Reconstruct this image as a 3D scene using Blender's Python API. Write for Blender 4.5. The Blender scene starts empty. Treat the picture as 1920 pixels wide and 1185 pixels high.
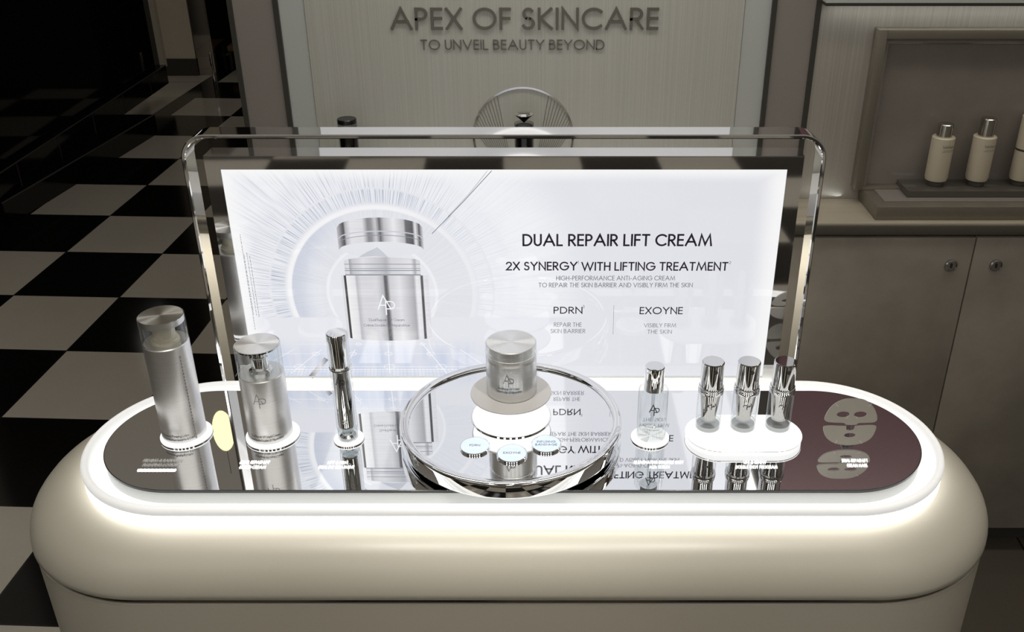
import bpy, bmesh, math, random
from mathutils import Vector, Matrix
random.seed(4)
PI = math.pi
scene = bpy.context.scene
COL = scene.collection

# ------------------------------------------------------------------ camera
F_PX, PITCH, CX, CY = 1795.9, 0.4811, 1025.75, 592.5
CAM = Vector((0.054, -1.1496, 1.5468))
cd = bpy.data.cameras.new('camera')
cam = bpy.data.objects.new('camera', cd)
COL.objects.link(cam)
cam.location = CAM
cam.rotation_euler = (PI / 2 - PITCH, 0, 0)
cd.sensor_width = 36.0
cd.sensor_fit = 'HORIZONTAL'
cd.lens = F_PX / 1920 * 36
cd.shift_x = -(CX - 960) / 1920
cd.clip_start = 0.02
scene.camera = cam

# ------------------------------------------------------------------ world, lights, exposure
world = bpy.data.worlds.new('world')
scene.world = world
world.use_nodes = True
wb = world.node_tree.nodes['Background']
_wt = world.node_tree
_wc = _wt.nodes.new('ShaderNodeTexCoord')
_ws = _wt.nodes.new('ShaderNodeSeparateXYZ')
_wr = _wt.nodes.new('ShaderNodeValToRGB')
_wt.links.new(_wc.outputs['Generated'], _ws.inputs[0])
_wt.links.new(_ws.outputs[2], _wr.inputs[0])
_wt.links.new(_wr.outputs[0], wb.inputs[0])
_e = _wr.color_ramp.elements
_e[0].position, _e[0].color = 0.0, (.060, .055, .048, 1)
_e[1].position, _e[1].color = 1.0, (.22, .205, .185, 1)
_k = _wr.color_ramp.elements.new(.50)
_k.color = (.125, .108, .086, 1)
wb.inputs['Strength'].default_value = 1.0
vs = scene.view_settings
vs.view_transform = 'Standard'
vs.look = 'None'
vs.exposure = 0.0
vs.gamma = 1.0
vs.use_curve_mapping = False


def area(name, loc, target, size, power, color, size_y=None):
    l = bpy.data.lights.new(name, 'AREA')
    l.energy = power
    l.color = color
    l.size = size
    if size_y:
        l.shape = 'RECTANGLE'
        l.size_y = size_y
    o = bpy.data.objects.new(name, l)
    COL.objects.link(o)
    o.location = loc
    o.rotation_euler = (Vector(target) - Vector(loc)).to_track_quat('-Z', 'Y').to_euler()
    return o


WARM = (1.0, 0.95, 0.87)
area('wall_wash_light', (0.0, 0.47, 1.95), (0.0, 0.745, 1.20), 1.1, 3.3, (1.0, 0.98, 0.94), 0.12)
area('niche_wash_light', (1.05, 0.40, 2.0), (1.0, 0.74, 1.0), 0.9, 1.9, (1.0, 0.96, 0.90), 0.12)
area('lip_led', (1.12, 0.722, 1.229), (1.12, 0.742, 1.10), 1.06, 0.17, (0.97, 1.0, 0.98), 0.012)
area('worktop_led', (0.625, 0.722, 0.842), (0.615, 0.743, 0.92), 0.10, 0.006, (0.93, 1.0, 1.0), 0.012)
area('added_cabinet_fill', (0.04, 0.52, 0.80), (0.04, 0.61, 0.55), 0.75, 1.2, (1.0, 0.95, 0.86), 0.02)  # added unseen fill on the hidden cream cabinet, mirrored in the frame posts


def spot(name, loc, target, power, angle, color, radius=0.05):
    l = bpy.data.lights.new(name, 'SPOT')
    l.energy = power
    l.color = color
    l.spot_size = math.radians(angle)
    l.spot_blend = 0.6
    l.shadow_soft_size = radius
    o = bpy.data.objects.new(name, l)
    COL.objects.link(o)
    o.location = loc
    o.rotation_euler = (Vector(target) - Vector(loc)).to_track_quat('-Z', 'Y').to_euler()


spot('left_downlight', (-0.42, -0.75, 2.98), (-0.30, -0.22, 0.85), 46, 29, WARM)
spot('middle_downlight', (0.05, -0.85, 2.98), (0.03, -0.22, 0.85), 46, 29, WARM)
spot('right_downlight', (0.52, -0.75, 2.98), (0.34, -0.22, 0.85), 46, 29, WARM)

# ------------------------------------------------------------------ helpers


def at(px, py, Y):
    """point of the plane y = Y that the photograph shows at pixel (px, py)"""
    a, b = (px - CX) / F_PX, (CY - py) / F_PX
    f = Vector((0, math.cos(PITCH), -math.sin(PITCH)))
    u = Vector((0, math.sin(PITCH), math.cos(PITCH)))
    d = f + Vector((1, 0, 0)) * a + u * b
    return CAM + d * ((Y - CAM.y) / d.y)


def lin(v):
    v /= 255.0
    return v / 12.92 if v <= 0.04045 else ((v + 0.055) / 1.055) ** 2.4


def c3(r, g, b):
    return (lin(r), lin(g), lin(b), 1)


def rootloc(p):
    l = Vector((0, 0, 0))
    while p:
        l += p.location
        p = p.parent
    return l


def tag(o, label=None, cat=None, group=None, kind=None):
    if label:
        o['label'] = label
    if cat:
        o['category'] = cat
    if group:
        o['group'] = group
    if kind:
        o['kind'] = kind
    return o


def thing(name, label, cat, loc=(0, 0, 0), group=None):
    o = bpy.data.objects.new(name, None)
    o.empty_display_size = 0.05
    COL.objects.link(o)
    o.location = loc
    return tag(o, label, cat, group)


def obj(name, bm, mat, parent=None, smooth=24, loc=None, label=None):
    """link a bmesh given in world coordinates as one mesh object"""
    off = Vector(loc) if loc else rootloc(parent)
    bmesh.ops.translate(bm, verts=bm.verts, vec=-off)
    me = bpy.data.meshes.new(name)
    bm.to_mesh(me)
    bm.free()
    if smooth:
        for p in me.polygons:
            p.use_smooth = True
        me.set_sharp_from_angle(angle=math.radians(smooth))
    for m in (mat if isinstance(mat, (list, tuple)) else [mat]):
        me.materials.append(m)
    o = bpy.data.objects.new(name, me)
    COL.objects.link(o)
    if loc:
        o.location = loc
    if parent:
        o.parent = parent
    if label:
        o['label'] = label
    return o


def struct(name, bm, mat, smooth=24, loc=None):
    return tag(obj(name, bm, mat, None, smooth, loc), kind='structure')


def copy_thing(src, loc, label=None, group=None):
    c = src.copy()
    COL.objects.link(c)
    c.location = loc
    if label:
        c['label'] = label
    if group:
        c['group'] = group
    for ch in list(src.children):
        d = ch.copy()
        COL.objects.link(d)
        d.parent = c
        for g in list(ch.children):
            e = g.copy()
            COL.objects.link(e)
            e.parent = d
    return c


def box(bm, x0, x1, y0, y1, z0, z1, bev=0.0, seg=2):
    vs_ = [bm.verts.new(p) for p in ((x0, y0, z0), (x1, y0, z0), (x1, y1, z0), (x0, y1, z0),
                                     (x0, y0, z1), (x1, y0, z1), (x1, y1, z1), (x0, y1, z1))]
    fs = [bm.faces.new([vs_[i] for i in f]) for f in ((0, 3, 2, 1), (4, 5, 6, 7), (0, 1, 5, 4), (1, 2, 6, 5), (2, 3, 7, 6), (3, 0, 4, 7))]
    if bev:
        es = list({e for f in fs for e in f.edges})
        bmesh.ops.bevel(bm, geom=es, offset=bev, segments=seg, affect='EDGES', profile=0.5)
    return bm


def bx(*a, **k):
    return box(bmesh.new(), *a, **k)


def lathe(bm, cx, cy, prof, n=64, cap0=True, cap1=True):
    """prof: list of (radius, z)"""
    rings = []
    prof = list(prof)
    if len(prof) > 2 and prof[-1][0] < 1e-6 and prof[-2][0] > 1e-6:      # support ring keeps a flat top flat
        (ra, za), (rb, zb_) = prof[-2], prof[-1]
        prof.insert(-1, (ra * .97, za + (zb_ - za) * .03))
    for r, z in prof:
        if r < 1e-6:
            rings.append([bm.verts.new((cx, cy, z))])
        else:
            rings.append([bm.verts.new((cx + r * math.cos(2 * PI * i / n), cy + r * math.sin(2 * PI * i / n), z)) for i in range(n)])
    for a, b in zip(rings, rings[1:]):
        for i in range(n):
            j = (i + 1) % n
            if len(a) == 1 and len(b) == 1:
                break
            if len(a) == 1:
                bm.faces.new((a[0], b[j], b[i]))
            elif len(b) == 1:
                bm.faces.new((a[i], a[j], b[0]))
            else:
                bm.faces.new((a[i], a[j], b[j], b[i]))
    if cap0 and len(rings[0]) > 1:
        bm.faces.new(list(reversed(rings[0])))
    if cap1 and len(rings[-1]) > 1:
        bm.faces.new(rings[-1])
    return bm


def lt(cx, cy, prof, n=64, cap0=True, cap1=True):
    return lathe(bmesh.new(), cx, cy, prof, n, cap0, cap1)


def rrect(cx, cy, hx, hy, r, n=24):
    r = min(r, hx - 1e-5, hy - 1e-5)
    pts = []
    for sx, sy, a0 in ((1, 1, 0), (-1, 1, 90), (-1, -1, 180), (1, -1, 270)):
        for k in range(n + 1):
            a = math.radians(a0 + 90 * k / n)
            pts.append((cx + sx * (hx - r) + r * math.cos(a), cy + sy * (hy - r) + r * math.sin(a)))
    return pts


def loft(bm, plan, prof, cap0=True, cap1=True, n=24, close=False):
    """plan = (cx, cy, hx, hy, r); prof = list of (outward offset, z)"""
    cx, cy, hx, hy, r = plan
    rings = []
    for o, z in prof:
        rings.append([bm.verts.new((x, y, z)) for x, y in rrect(cx, cy, hx + o, hy + o, max(r + o, 0.002), n)])
    pairs = list(zip(rings, rings[1:]))
    if close:
        pairs.append((rings[-1], rings[0]))
    for a, b in pairs:
        m = len(a)
        for i in range(m):
            j = (i + 1) % m
            bm.faces.new((a[i], a[j], b[j], b[i]))
    if not close:
        if cap0:
            bm.faces.new(list(reversed(rings[0])))
        if cap1:
            bm.faces.new(rings[-1])
    return bm


def lf(*a, **k):
    return loft(bmesh.new(), *a, **k)


def prism_xz(bm, pts, y0, y1):
    """polygon of (x, z) points extruded from y0 (front) to y1"""
    a = [bm.verts.new((x, y0, z)) for x, z in pts]
    b = [bm.verts.new((x, y1, z)) for x, z in pts]
    n = len(pts)
    fa = bm.faces.new(a)
    bm.faces.new(list(reversed(b)))
    for i in range(n):
        j = (i + 1) % n
        bm.faces.new((a[j], a[i], b[i], b[j]))
    return bm


def flat_xz(bm, pts, y):
    return bm.faces.new([bm.verts.new((x, y, z)) for x, z in pts])


def tube(bm, pts, r, n=12):
    pts = [Vector(p) for p in pts]
    rings = []
    for i, p in enumerate(pts):
        d = (pts[min(i + 1, len(pts) - 1)] - pts[max(i - 1, 0)]).normalized()
        a = d.orthogonal().normalized() if i == 0 else (prev - d * prev.dot(d)).normalized()
        prev = a
        b = d.cross(a)
        rings.append([bm.verts.new(p + (a * math.cos(2 * PI * k / n) + b * math.sin(2 * PI * k / n)) * r) for k in range(n)])
    for a, b in zip(rings, rings[1:]):
        for k in range(n):
            bm.faces.new((a[k], a[(k + 1) % n], b[(k + 1) % n], b[k]))
    bm.faces.new(list(reversed(rings[0])))
    bm.faces.new(rings[-1])
    return bm


# ------------------------------------------------------------------ lettering (own stroke alphabet)


def arc(cx, cy, rx, ry, a0, a1, n=14):
    return [(cx + rx * math.cos(math.radians(a0 + (a1 - a0) * k / n)), cy + ry * math.sin(math.radians(a0 + (a1 - a0) * k / n))) for k in range(n + 1)]


def bowl(x0, yc, w, h):      # right-hand bowl from (x0, yc+h) to (x0, yc-h)
    return arc(x0, yc, w, h, 90, -90)


X = 0.62
G = {
    'A': (.86, [[(0, 0), (.43, 1), (.86, 0)], [(.15, .34), (.71, .34)]]),
    'B': (.54, [[(0, 0), (0, 1)] + bowl(.24, .77, .23, .23) + [(0, .54)], [(0, .54)] + bowl(.27, .27, .27, .27) + [(0, 0)]]),
    'C': (.84, [arc(.5, .5, .5, .5, 48, 312, 26)]),
    'D': (.76, [[(0, 0), (0, 1)] + bowl(.26, .5, .5, .5) + [(0, 0), (0, .1)]]),
    'E': (.46, [[(.46, 1), (0, 1), (0, 0), (.46, 0)], [(0, .52), (.44, .52)]]),
    'F': (.45, [[(.45, 1), (0, 1), (0, 0)], [(0, .52), (.42, .52)]]),
    'G': (.98, [arc(.5, .5, .5, .5, 44, 355, 30) + [(.98, .5), (.56, .5)]]),
    'H': (.66, [[(0, 0), (0, 1)], [(.66, 0), (.66, 1)], [(0, .52), (.66, .52)]]),
    'I': (.0, [[(0, 0), (0, 1)]]),
    'K': (.58, [[(0, 0), (0, 1)], [(.55, 1), (.04, .5), (.58, 0)]]),
    'L': (.42, [[(0, 1), (0, 0), (.42, 0)]]),
    'M': (.92, [[(0, 0), (.14, 1), (.46, .08), (.78, 1), (.92, 0)]]),
    'N': (.74, [[(0, 0), (0, 1), (.74, 0), (.74, 1)]]),
    'O': (1.0, [arc(.5, .5, .5, .5, 0, 360, 34)]),
    'P': (.5, [[(0, 0), (0, 1)] + bowl(.23, .74, .27, .26) + [(0, .48)]]),
    'Q': (1.0, [arc(.5, .5, .5, .5, 0, 360, 34), [(.58, .3), (1.0, -.04)]]),
    'J': (.2, [[(.2, 1), (.2, .1)] + arc(.06, .1, .14, .14, 0, -110, 6)]),
    'R': (.54, [[(0, 0), (0, 1)] + bowl(.23, .74, .27, .26) + [(0, .48)], [(.2, .48), (.54, 0)]]),
    'S': (.52, [arc(.27, .76, .22, .24, 40, 270, 14) + arc(.26, .26, .26, .26, 90, -150, 16)]),
    'T': (.54, [[(0, 1), (.54, 1)], [(.27, 1), (.27, 0)]]),
    'U': (.62, [[(0, 1), (0, .31)] + arc(.31, .31, .31, .31, 180, 360) + [(.62, 1)]]),
    'V': (.78, [[(0, 1), (.39, 0), (.78, 1)]]),
    'W': (1.16, [[(0, 1), (.3, 0), (.58, .95), (.86, 0), (1.16, 1)]]),
    'X': (.66, [[(0, 1), (.66, 0)], [(.66, 1), (0, 0)]]),
    'Y': (.7, [[(0, 1), (.35, .5), (.7, 1)], [(.35, .5), (.35, 0)]]),
    '1': (.16, [[(0, .82), (.16, 1), (.16, 0)]]),
    '2': (.5, [arc(.25, .74, .25, .26, 165, -35) + [(0, 0), (.5, 0)]]),
    '3': (.5, [arc(.23, .76, .22, .24, 150, -90) + arc(.23, .26, .26, .26, 90, -150)]),
    '&': (.66, [[(.66, 0), (.14, .74)] + arc(.3, .82, .17, .18, 200, -20) + arc(.26, .24, .26, .24, 95, 300) + [(.64, .42)]]),
    '-': (.3, [[(0, .36), (.3, .36)]]),
    '.': (.0, [[(0, 0), (0, .12)]]),
    ' ': (.08, []),
    'a': (.56, [arc(.28, .31, .28, .31, 0, 360, 22), [(.56, X), (.56, 0)]]),
    'b': (.56, [arc(.28, .31, .28, .31, 0, 360, 22), [(0, 1.05), (0, 0)]]),
    'c': (.46, [arc(.3, .31, .3, .31, 45, 315, 16)]),
    'd': (.56, [arc(.28, .31, .28, .31, 0, 360, 22), [(.56, 1.05), (.56, 0)]]),
    'e': (.56, [[(0, .31), (.56, .31)] + arc(.28, .31, .28, .31, 0, 310, 20)]),
    'f': (.3, [[(.12, 0), (.12, .85)] + arc(.26, .85, .14, .2, 180, 80, 6), [(0, X), (.3, X)]]),
    'g': (.56, [arc(.28, .31, .28, .31, 0, 360, 22), [(.56, X), (.56, -.1)] + arc(.28, -.1, .28, .22, 0, -160, 10)]),
    'h': (.46, [[(0, 1.05), (0, 0)], [(0, .38)] + arc(.23, .38, .23, .24, 180, 0, 10) + [(.46, 0)]]),
    'i': (.0, [[(0, X), (0, 0)], [(0, .84), (0, .96)]]),
    'j': (.1, [[(.1, X), (.1, -.2)] + arc(0, -.2, .1, .12, 0, -100, 5), [(.1, .84), (.1, .96)]]),
    'l': (.0, [[(0, 1.05), (0, 0)]]),
    'v': (.5, [[(0, X), (.25, 0), (.5, X)]]),
    'm': (.74, [[(0, X), (0, 0)], [(0, .4)] + arc(.19, .42, .19, .2, 180, 0, 8) + [(.38, 0)], [(.38, .4)] + arc(.56, .42, .18, .2, 180, 0, 8) + [(.74, 0)]]),
    'n': (.46, [[(0, X), (0, 0)], [(0, .38)] + arc(.23, .38, .23, .24, 180, 0, 10) + [(.46, 0)]]),
    'o': (.6, [arc(.3, .31, .3, .31, 0, 360, 22)]),
    'p': (.56, [arc(.28, .31, .28, .31, 0, 360, 22), [(0, X), (0, -.36)]]),
    'q': (.56, [arc(.28, .31, .28, .31, 0, 360, 22), [(.56, X), (.56, -.36)]]),
    'r': (.26, [[(0, X), (0, 0)], [(0, .36)] + arc(.22, .4, .22, .2, 180, 70, 6)]),
    's': (.34, [arc(.18, .47, .15, .15, 40, 270, 8) + arc(.17, .16, .17, .16, 90, -150, 8)]),
    't': (.3, [[(.14, 1.0), (.14, 0)], [(0, X), (.3, X)]]),
    'u': (.46, [[(0, X), (0, .24)] + arc(.23, .24, .23, .24, 180, 360, 10) + [(.46, X)]]),
    'w': (.76, [[(0, X), (.2, 0), (.38, X), (.56, 0), (.76, X)]]),
    'y': (.5, [[(0, X), (.26, .0)], [(.5, X), (.12, -.36)]]),
}
G['\u00e9'] = (G['e'][0], G['e'][1] + [[(.22, .76), (.38, .95)]])
G['\u00e8'] = (G['e'][0], G['e'][1] + [[(.38, .76), (.22, .95)]])
G['\u00c9'] = (G['E'][0], G['E'][1] + [[(.16, 1.1), (.32, 1.28)]])


for _k, _f in dict(D=.84, U=.80, R=.88, P=.86, E=.84, L=.86, H=.82, N=.84, O=.90, C=.90, G=.88, S=.88, T=.92, X=.9, Y=.9, B=.85, F=.82, K=.9, M=1.03, V=.92, A=.94, Q=.9).items():
    G[_k] = (G[_k][0] * _f, [[(x * _f, y) for x, y in pl] for pl in G[_k][1]])


def ribbon(bm, pts, w, M, depth=0.0):
    """flat stroke of width w along 2D points; M maps (x, y, d) to the world"""
    P = []
    for p in pts:
        if not P or (Vector(p) - P[-1]).length > 1e-5:
            P.append(Vector(p))
    if len(P) < 2:
        return
    closed = (P[0] - P[-1]).length < 1e-4 and len(P) > 3
    if closed:
        P = P[:-1]
    n = len(P)
    L, R = [], []
    for i in range(n):
        a = P[i - 1] if (i > 0 or closed) else None
        b = P[(i + 1) % n] if (i < n - 1 or closed) else None
        d0 = (P[i] - a).normalized() if a is not None else None
        d1 = (b - P[i]).normalized() if b is not None else None
        if d0 is None:
            d0 = d1
        if d1 is None:
            d1 = d0
        n0, n1 = Vector((-d0.y, d0.x)), Vector((-d1.y, d1.x))
        m = n0 + n1
        m = m.normalized() if m.length > 1e-3 else n0
        k = (w / 2) / max(0.38, m.dot(n0))
        L.append(P[i] + m * k)
        R.append(P[i] - m * k)
    seg = range(n) if closed else range(n - 1)
    if depth <= 0:
        lv = [bm.verts.new(M(p.x, p.y, 0)) for p in L]
        rv = [bm.verts.new(M(p.x, p.y, 0)) for p in R]
        for i in seg:
            j = (i + 1) % n
            bm.faces.new((rv[i], rv[j], lv[j], lv[i]))
    else:
        q = [[bm.verts.new(M(p.x, p.y, d)) for p in S] for S in (L, R) for d in (0, depth)]
        l0, l1, r0, r1 = q
        for i in seg:
            j = (i + 1) % n
            bm.faces.new((r1[i], r1[j], l1[j], l1[i]))
            bm.faces.new((l0[i], l0[j], r0[j], r0[i]))
            bm.faces.new((r0[i], r0[j], r1[j], r1[i]))
            bm.faces.new((l1[i], l1[j], l0[j], l0[i]))
        if not closed:
            bm.faces.new((r0[0], r1[0], l1[0], l0[0]))
            bm.faces.new((l0[-1], l1[-1], r1[-1], r0[-1]))


def text(s, h, M, width=None, w=0.09, track=0.19, align='l', depth=0.0, slant=0.0, bm=None):
    """s as strokes of cap height h; M maps (x, y, d); width fits the whole line"""
    bm = bm or bmesh.new()
    x = 0.0
    items = []
    for ch in s:
        wd, st = G[ch]
        items.append((x, st))
        x += wd + track
    nat = (x - track) * h
    sx = (width / nat) if width else 1.0
    tot = nat * sx
    x0 = {'l': 0, 'c': -tot / 2, 'r': -tot}[align]
    for gx, st in items:
        for pl in st:
            q = [Vector((px, w / 2 + py * (1 - w))) for px, py in pl]
            if (q[0] - q[-1]).length > 1e-4:             # square stroke ends
                q[0] = q[0] + (q[0] - q[1]).normalized() * (w / 2)
                q[-1] = q[-1] + (q[-1] - q[-2]).normalized() * (w / 2)
            ribbon(bm, [(x0 + ((gx + p_.x + slant * p_.y) * h) * sx, p_.y * h) for p_ in q], w * h, M, depth * (1 - .05 * st.index(pl)) if depth else 0)
    return bm


def on_xz(x, y, z):          # plane facing the camera side (-y)
    return lambda a, b, d: (x + a, y - d, z + b)


def on_floor(x, y, z):       # lying flat, read from -y
    return lambda a, b, d: (x + a, y + b, z + d)


def on_cyl(cx, cy, r, z, ang=0.0):   # wrapped on a cylinder, centred on angle ang from -y (towards +x)
    def M(a, b, d):
        t = ang + a / r
        return (cx + (r + d) * math.sin(t), cy - (r + d) * math.cos(t), z + b)
    return M


MONO = [[(-.37, .283), (-.10, 1.0), (.24, .283)], [(-.28, .505), (0, .505)], [(0, 0), (0, .697), (.22, .697)] + arc(.22, .5075, .18, .19, 90, -90, 12) + [(0, .318)]]


def monogram(h, M, w=.045, align=-.015, bm=None):
    bm = bm or bmesh.new()
    for pl in MONO:
        ribbon(bm, [((px + align) * h, py * h) for px, py in pl], w * h, M)
    return bm


# ------------------------------------------------------------------ materials
MATS = {}


def pm(name, col=(.8, .8, .8), rough=.5, metal=0.0, **k):
    m = bpy.data.materials.new(name)
    m.use_nodes = True
    b = m.node_tree.nodes['Principled BSDF']
    b.inputs['Base Color'].default_value = (*col[:3], 1)
    b.inputs['Roughness'].default_value = rough
    b.inputs['Metallic'].default_value = metal
    for a, v in k.items():
        b.inputs[a.replace('_', ' ')].default_value = v
    MATS[name] = m
    return m


def emit(name, col, strength, base=(.8, .8, .8), rough=.4, spec=.3):
    m = pm(name, base, rough)
    b = m.node_tree.nodes['Principled BSDF']
    b.inputs['Emission Color'].default_value = (*col[:3], 1)
    b.inputs['Emission Strength'].default_value = strength
    b.inputs['Specular IOR Level'].default_value = spec
    return m


class NT:
    def __init__(s, m):
        s.t = m.node_tree
        s.b = s.t.nodes.get('Principled BSDF')

    def n(s, typ, **k):
        o = s.t.nodes.new(typ)
        for a, v in k.items():
            setattr(o, a, v)
        return o

    def l(s, a, b):
        s.t.links.new(a, b)

    def math(s, op, a, b=None, c=None):
        o = s.n('ShaderNodeMath', operation=op)
        for i, v in enumerate((a, b, c)):
            if v is None:
                continue
            if isinstance(v, (int, float)):
                o.inputs[i].default_value = v
            else:
                s.l(v, o.inputs[i])
        return o.outputs[0]

    def mix(s, f, a, b):
        o = s.n('ShaderNodeMix', data_type='RGBA')
        for i, v in ((0, f), (6, a), (7, b)):
            if isinstance(v, (int, float)):
                o.inputs[i].default_value = v
            elif isinstance(v, tuple):
                o.inputs[i].default_value = (*v[:3], 1)
            else:
                s.l(v, o.inputs[i])
        return o.outputs[2]

    def obj(s):
        return s.n('ShaderNodeTexCoord').outputs['Object']

    def xyz(s, v):
        o = s.n('ShaderNodeSeparateXYZ')
        s.l(v, o.inputs[0])
        return o.outputs

    def comb(s, x, y, z):
        o = s.n('ShaderNodeCombineXYZ')
        for i, v in enumerate((x, y, z)):
            if isinstance(v, (int, float)):
                o.inputs[i].default_value = v
            else:
                s.l(v, o.inputs[i])
        return o.outputs[0]

    def noise(s, vec, scale, detail=2.0, rough=.5, dim='3D'):
        o = s.n('ShaderNodeTexNoise', noise_dimensions=dim)
        s.l(vec, o.inputs['Vector'])
        o.inputs['Scale'].default_value = scale
        o.inputs['Detail'].default_value = detail
        o.inputs['Roughness'].default_value = rough
        return o.outputs['Fac']

    def ramp(s, fac, stops, interp='LINEAR'):
        o = s.n('ShaderNodeValToRGB')
        s.l(fac, o.inputs[0])
        r = o.color_ramp
        r.interpolation = interp
        while len(r.elements) > 1:
            r.elements.remove(r.elements[-1])
        r.elements[0].position = stops[0][0]
        r.elements[0].color = (*stops[0][1][:3], 1)
        for p, col in stops[1:]:
            e = r.elements.new(p)
            e.color = (*col[:3], 1)
        return o.outputs[0]

    def step(s, x, lo, hi):      # smooth 0 -> 1 between lo and hi
        o = s.n('ShaderNodeMapRange', interpolation_type='SMOOTHSTEP')
        s.l(x, o.inputs[0])
        o.inputs[1].default_value = lo
        o.inputs[2].default_value = hi
        return o.outputs[0]

    def bump(s, h, strength=.2, dist=.001):
        o = s.n('ShaderNodeBump')
        o.inputs['Strength'].default_value = strength
        o.inputs['Distance'].default_value = dist
        s.l(h, o.inputs['Height'])
        s.l(o.outputs[0], s.b.inputs['Normal'])


chrome = pm('chrome', (.82, .82, .82), .035, 1.0)
chrome_cap = pm('grey_chrome', (.62, .62, .62), .04, 1.0)
chrome_dark = pm('smoked_chrome', (.55, .53, .51), .05, 1.0)
mirror = pm('mirror', (.90, .91, .92), .012, 1.0)
gloss_black = pm('gloss_black', (.006, .006, .006), .04)
grey_frost = pm('grey_frosted_acrylic', (.52, .51, .50), .35)
white_plastic = pm('white_plastic', (.86, .86, .85), .35)
ink_dark = pm('dark_ink', (.03, .03, .035), .5)
ink_grey = pm('grey_ink', (.12, .12, .12), .5)
engraved = pm('engraved_grey', (.33, .33, .33), .5)

cream = pm('cream_lacquer', c3(203, 198, 183), .33, Coat_Weight=.04, Coat_Roughness=.2)
cream2 = pm('cream_lacquer_cabinet', c3(196, 190, 175), .4)

# brushed aluminium, brushed round the axis; and spun lids with the conical sheen
inner_silver = pm('inner_silver', (.6, .6, .6), .12, 1.0)
brushed = pm('brushed_aluminium', (.78, .77, .76), .28, .9, Anisotropic=.55)
_n = NT(brushed)
_p = _n.xyz(_n.obj())
_v = _n.comb(_n.math('MULTIPLY', _p[0], 25), _n.math('MULTIPLY', _p[1], 25), _n.math('MULTIPLY', _p[2], 1400))
_f = _n.noise(_v, 1.0, 3)
_n.l(_n.mix(_f, (.68, .67, .66), (.90, .89, .88)), _n.b.inputs['Base Color'])
_n.l(_n.math('MULTIPLY_ADD', _f, .16, .24), _n.b.inputs['Roughness'])
_t = _n.n('ShaderNodeTangent', direction_type='RADIAL', axis='Z')
_n.l(_t.outputs[0], _n.b.inputs['Tangent'])
spun = pm('spun_aluminium', (.80, .79, .77), .30, 1.0, Anisotropic=.92)
_n = NT(spun)
_t = _n.n('ShaderNodeTangent', direction_type='RADIAL', axis='Z')
_n.l(_t.outputs[0], _n.b.inputs['Tangent'])
_p = _n.xyz(_n.obj())
_rad = _n.math('SQRT', _n.math('ADD', _n.math('MULTIPLY', _p[0], _p[0]), _n.math('MULTIPLY', _p[1], _p[1])))
_n.l(_n.math('MULTIPLY_ADD', _n.noise(_n.comb(_n.math('MULTIPLY', _rad, 2500), 0, 0), 1.0, 2), .10, .25), _n.b.inputs['Roughness'])


def clear(name, tint=(1, 1, 1), ior=1.45, refl=1.0):
    m = bpy.data.materials.new(name)
    m.use_nodes = True
    n = NT(m)
    t = m.node_tree
    t.nodes.remove(n.b)
    out = t.nodes['Material Output']
    tr = n.n('ShaderNodeBsdfTransparent')
    tr.inputs[0].default_value = (*tint, 1)
    gl = n.n('ShaderNodeBsdfGlossy')
    gl.inputs['Roughness'].default_value = .02
    lw = n.n('ShaderNodeLayerWeight')
    lw.inputs[0].default_value = .5
    f0 = ((ior - 1) / (ior + 1)) ** 2
    fr = n.math('MULTIPLY_ADD', n.math('POWER', lw.outputs['Facing'], 5.0), (1 - f0) * refl, f0 * refl)
    mx = n.n('ShaderNodeMixShader')
    n.l(fr, mx.inputs[0])
    n.l(tr.outputs[0], mx.inputs[1])
    n.l(gl.outputs[0], mx.inputs[2])
    n.l(mx.outputs[0], out.inputs[0])
    return m


acrylic = clear('clear_acrylic', (.97, .98, .98), 1.5)
acrylic_thin = clear('clear_glass_wall', (.93, .95, .95), 1.6)
acrylic_thick = clear('clear_acrylic_edge', (.80, .83, .83), 1.6)
glass = pm('clear_glass', (.97, .985, .98), .0, 0, Transmission_Weight=1.0, IOR=1.45)

rim_mat = emit('edge_lit_frosted_acrylic', (1, .998, .985), .42, (.80, .80, .79), .45)
glow = emit('led_glow_acrylic', (1, 1, .97), 2.5, (.6, .6, .6))
glow_deck = emit('led_glow_deck', (1, 1, .99), 1.15, (.5, .5, .5))
glow_disc = emit('lit_white_acrylic', (1, 1, .99), .86, (.25, .25, .25))
etched = emit('backlit_lettering', (1, 1, 1), 1.0, (.8, .8, .8))
etched_dim = emit('dim_backlit_lettering', (1, .97, .9), .22, (.3, .3, .3))

# checker floor: 39 cm polished tiles turned a little against the counter
TILE, TANG, TOX, TOY = .39164, -.04387, -1.51371, 1.56834
floor_m = pm('checker_floor', (.5, .5, .5), .12)
_n = NT(floor_m)
_p = _n.xyz(_n.obj())
_ca, _sa = math.cos(TANG), math.sin(TANG)
_dx, _dy = _n.math('SUBTRACT', _p[0], TOX), _n.math('SUBTRACT', _p[1], TOY)
_u = _n.math('DIVIDE', _n.math('ADD', _n.math('MULTIPLY', _dx, _ca), _n.math('MULTIPLY', _dy, _sa)), TILE)
_w = _n.math('DIVIDE', _n.math('SUBTRACT', _n.math('MULTIPLY', _dy, _ca), _n.math('MULTIPLY', _dx, _sa)), TILE)
_par = _n.math('MODULO', _n.math('ADD', _n.math('FLOOR', _u), _n.math('ADD', _n.math('FLOOR', _w), 1000)), 2)
_par = _n.math('COMPARE', _n.math('ABSOLUTE', _par), 1, .5)
_fu, _fw = _n.math('FRACT', _u), _n.math('FRACT', _w)
_edge = _n.math('MINIMUM', _n.math('MINIMUM', _fu, _n.math('SUBTRACT', 1, _fu)), _n.math('MINIMUM', _fw, _n.math('SUBTRACT', 1, _fw)))
_grout = _n.math('LESS_THAN', _edge, .006)
_cl = _n.noise(_n.obj(), 2.2, 4)
_wh = _n.mix(_cl, c3(194, 187, 174), c3(218, 212, 200))
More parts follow.
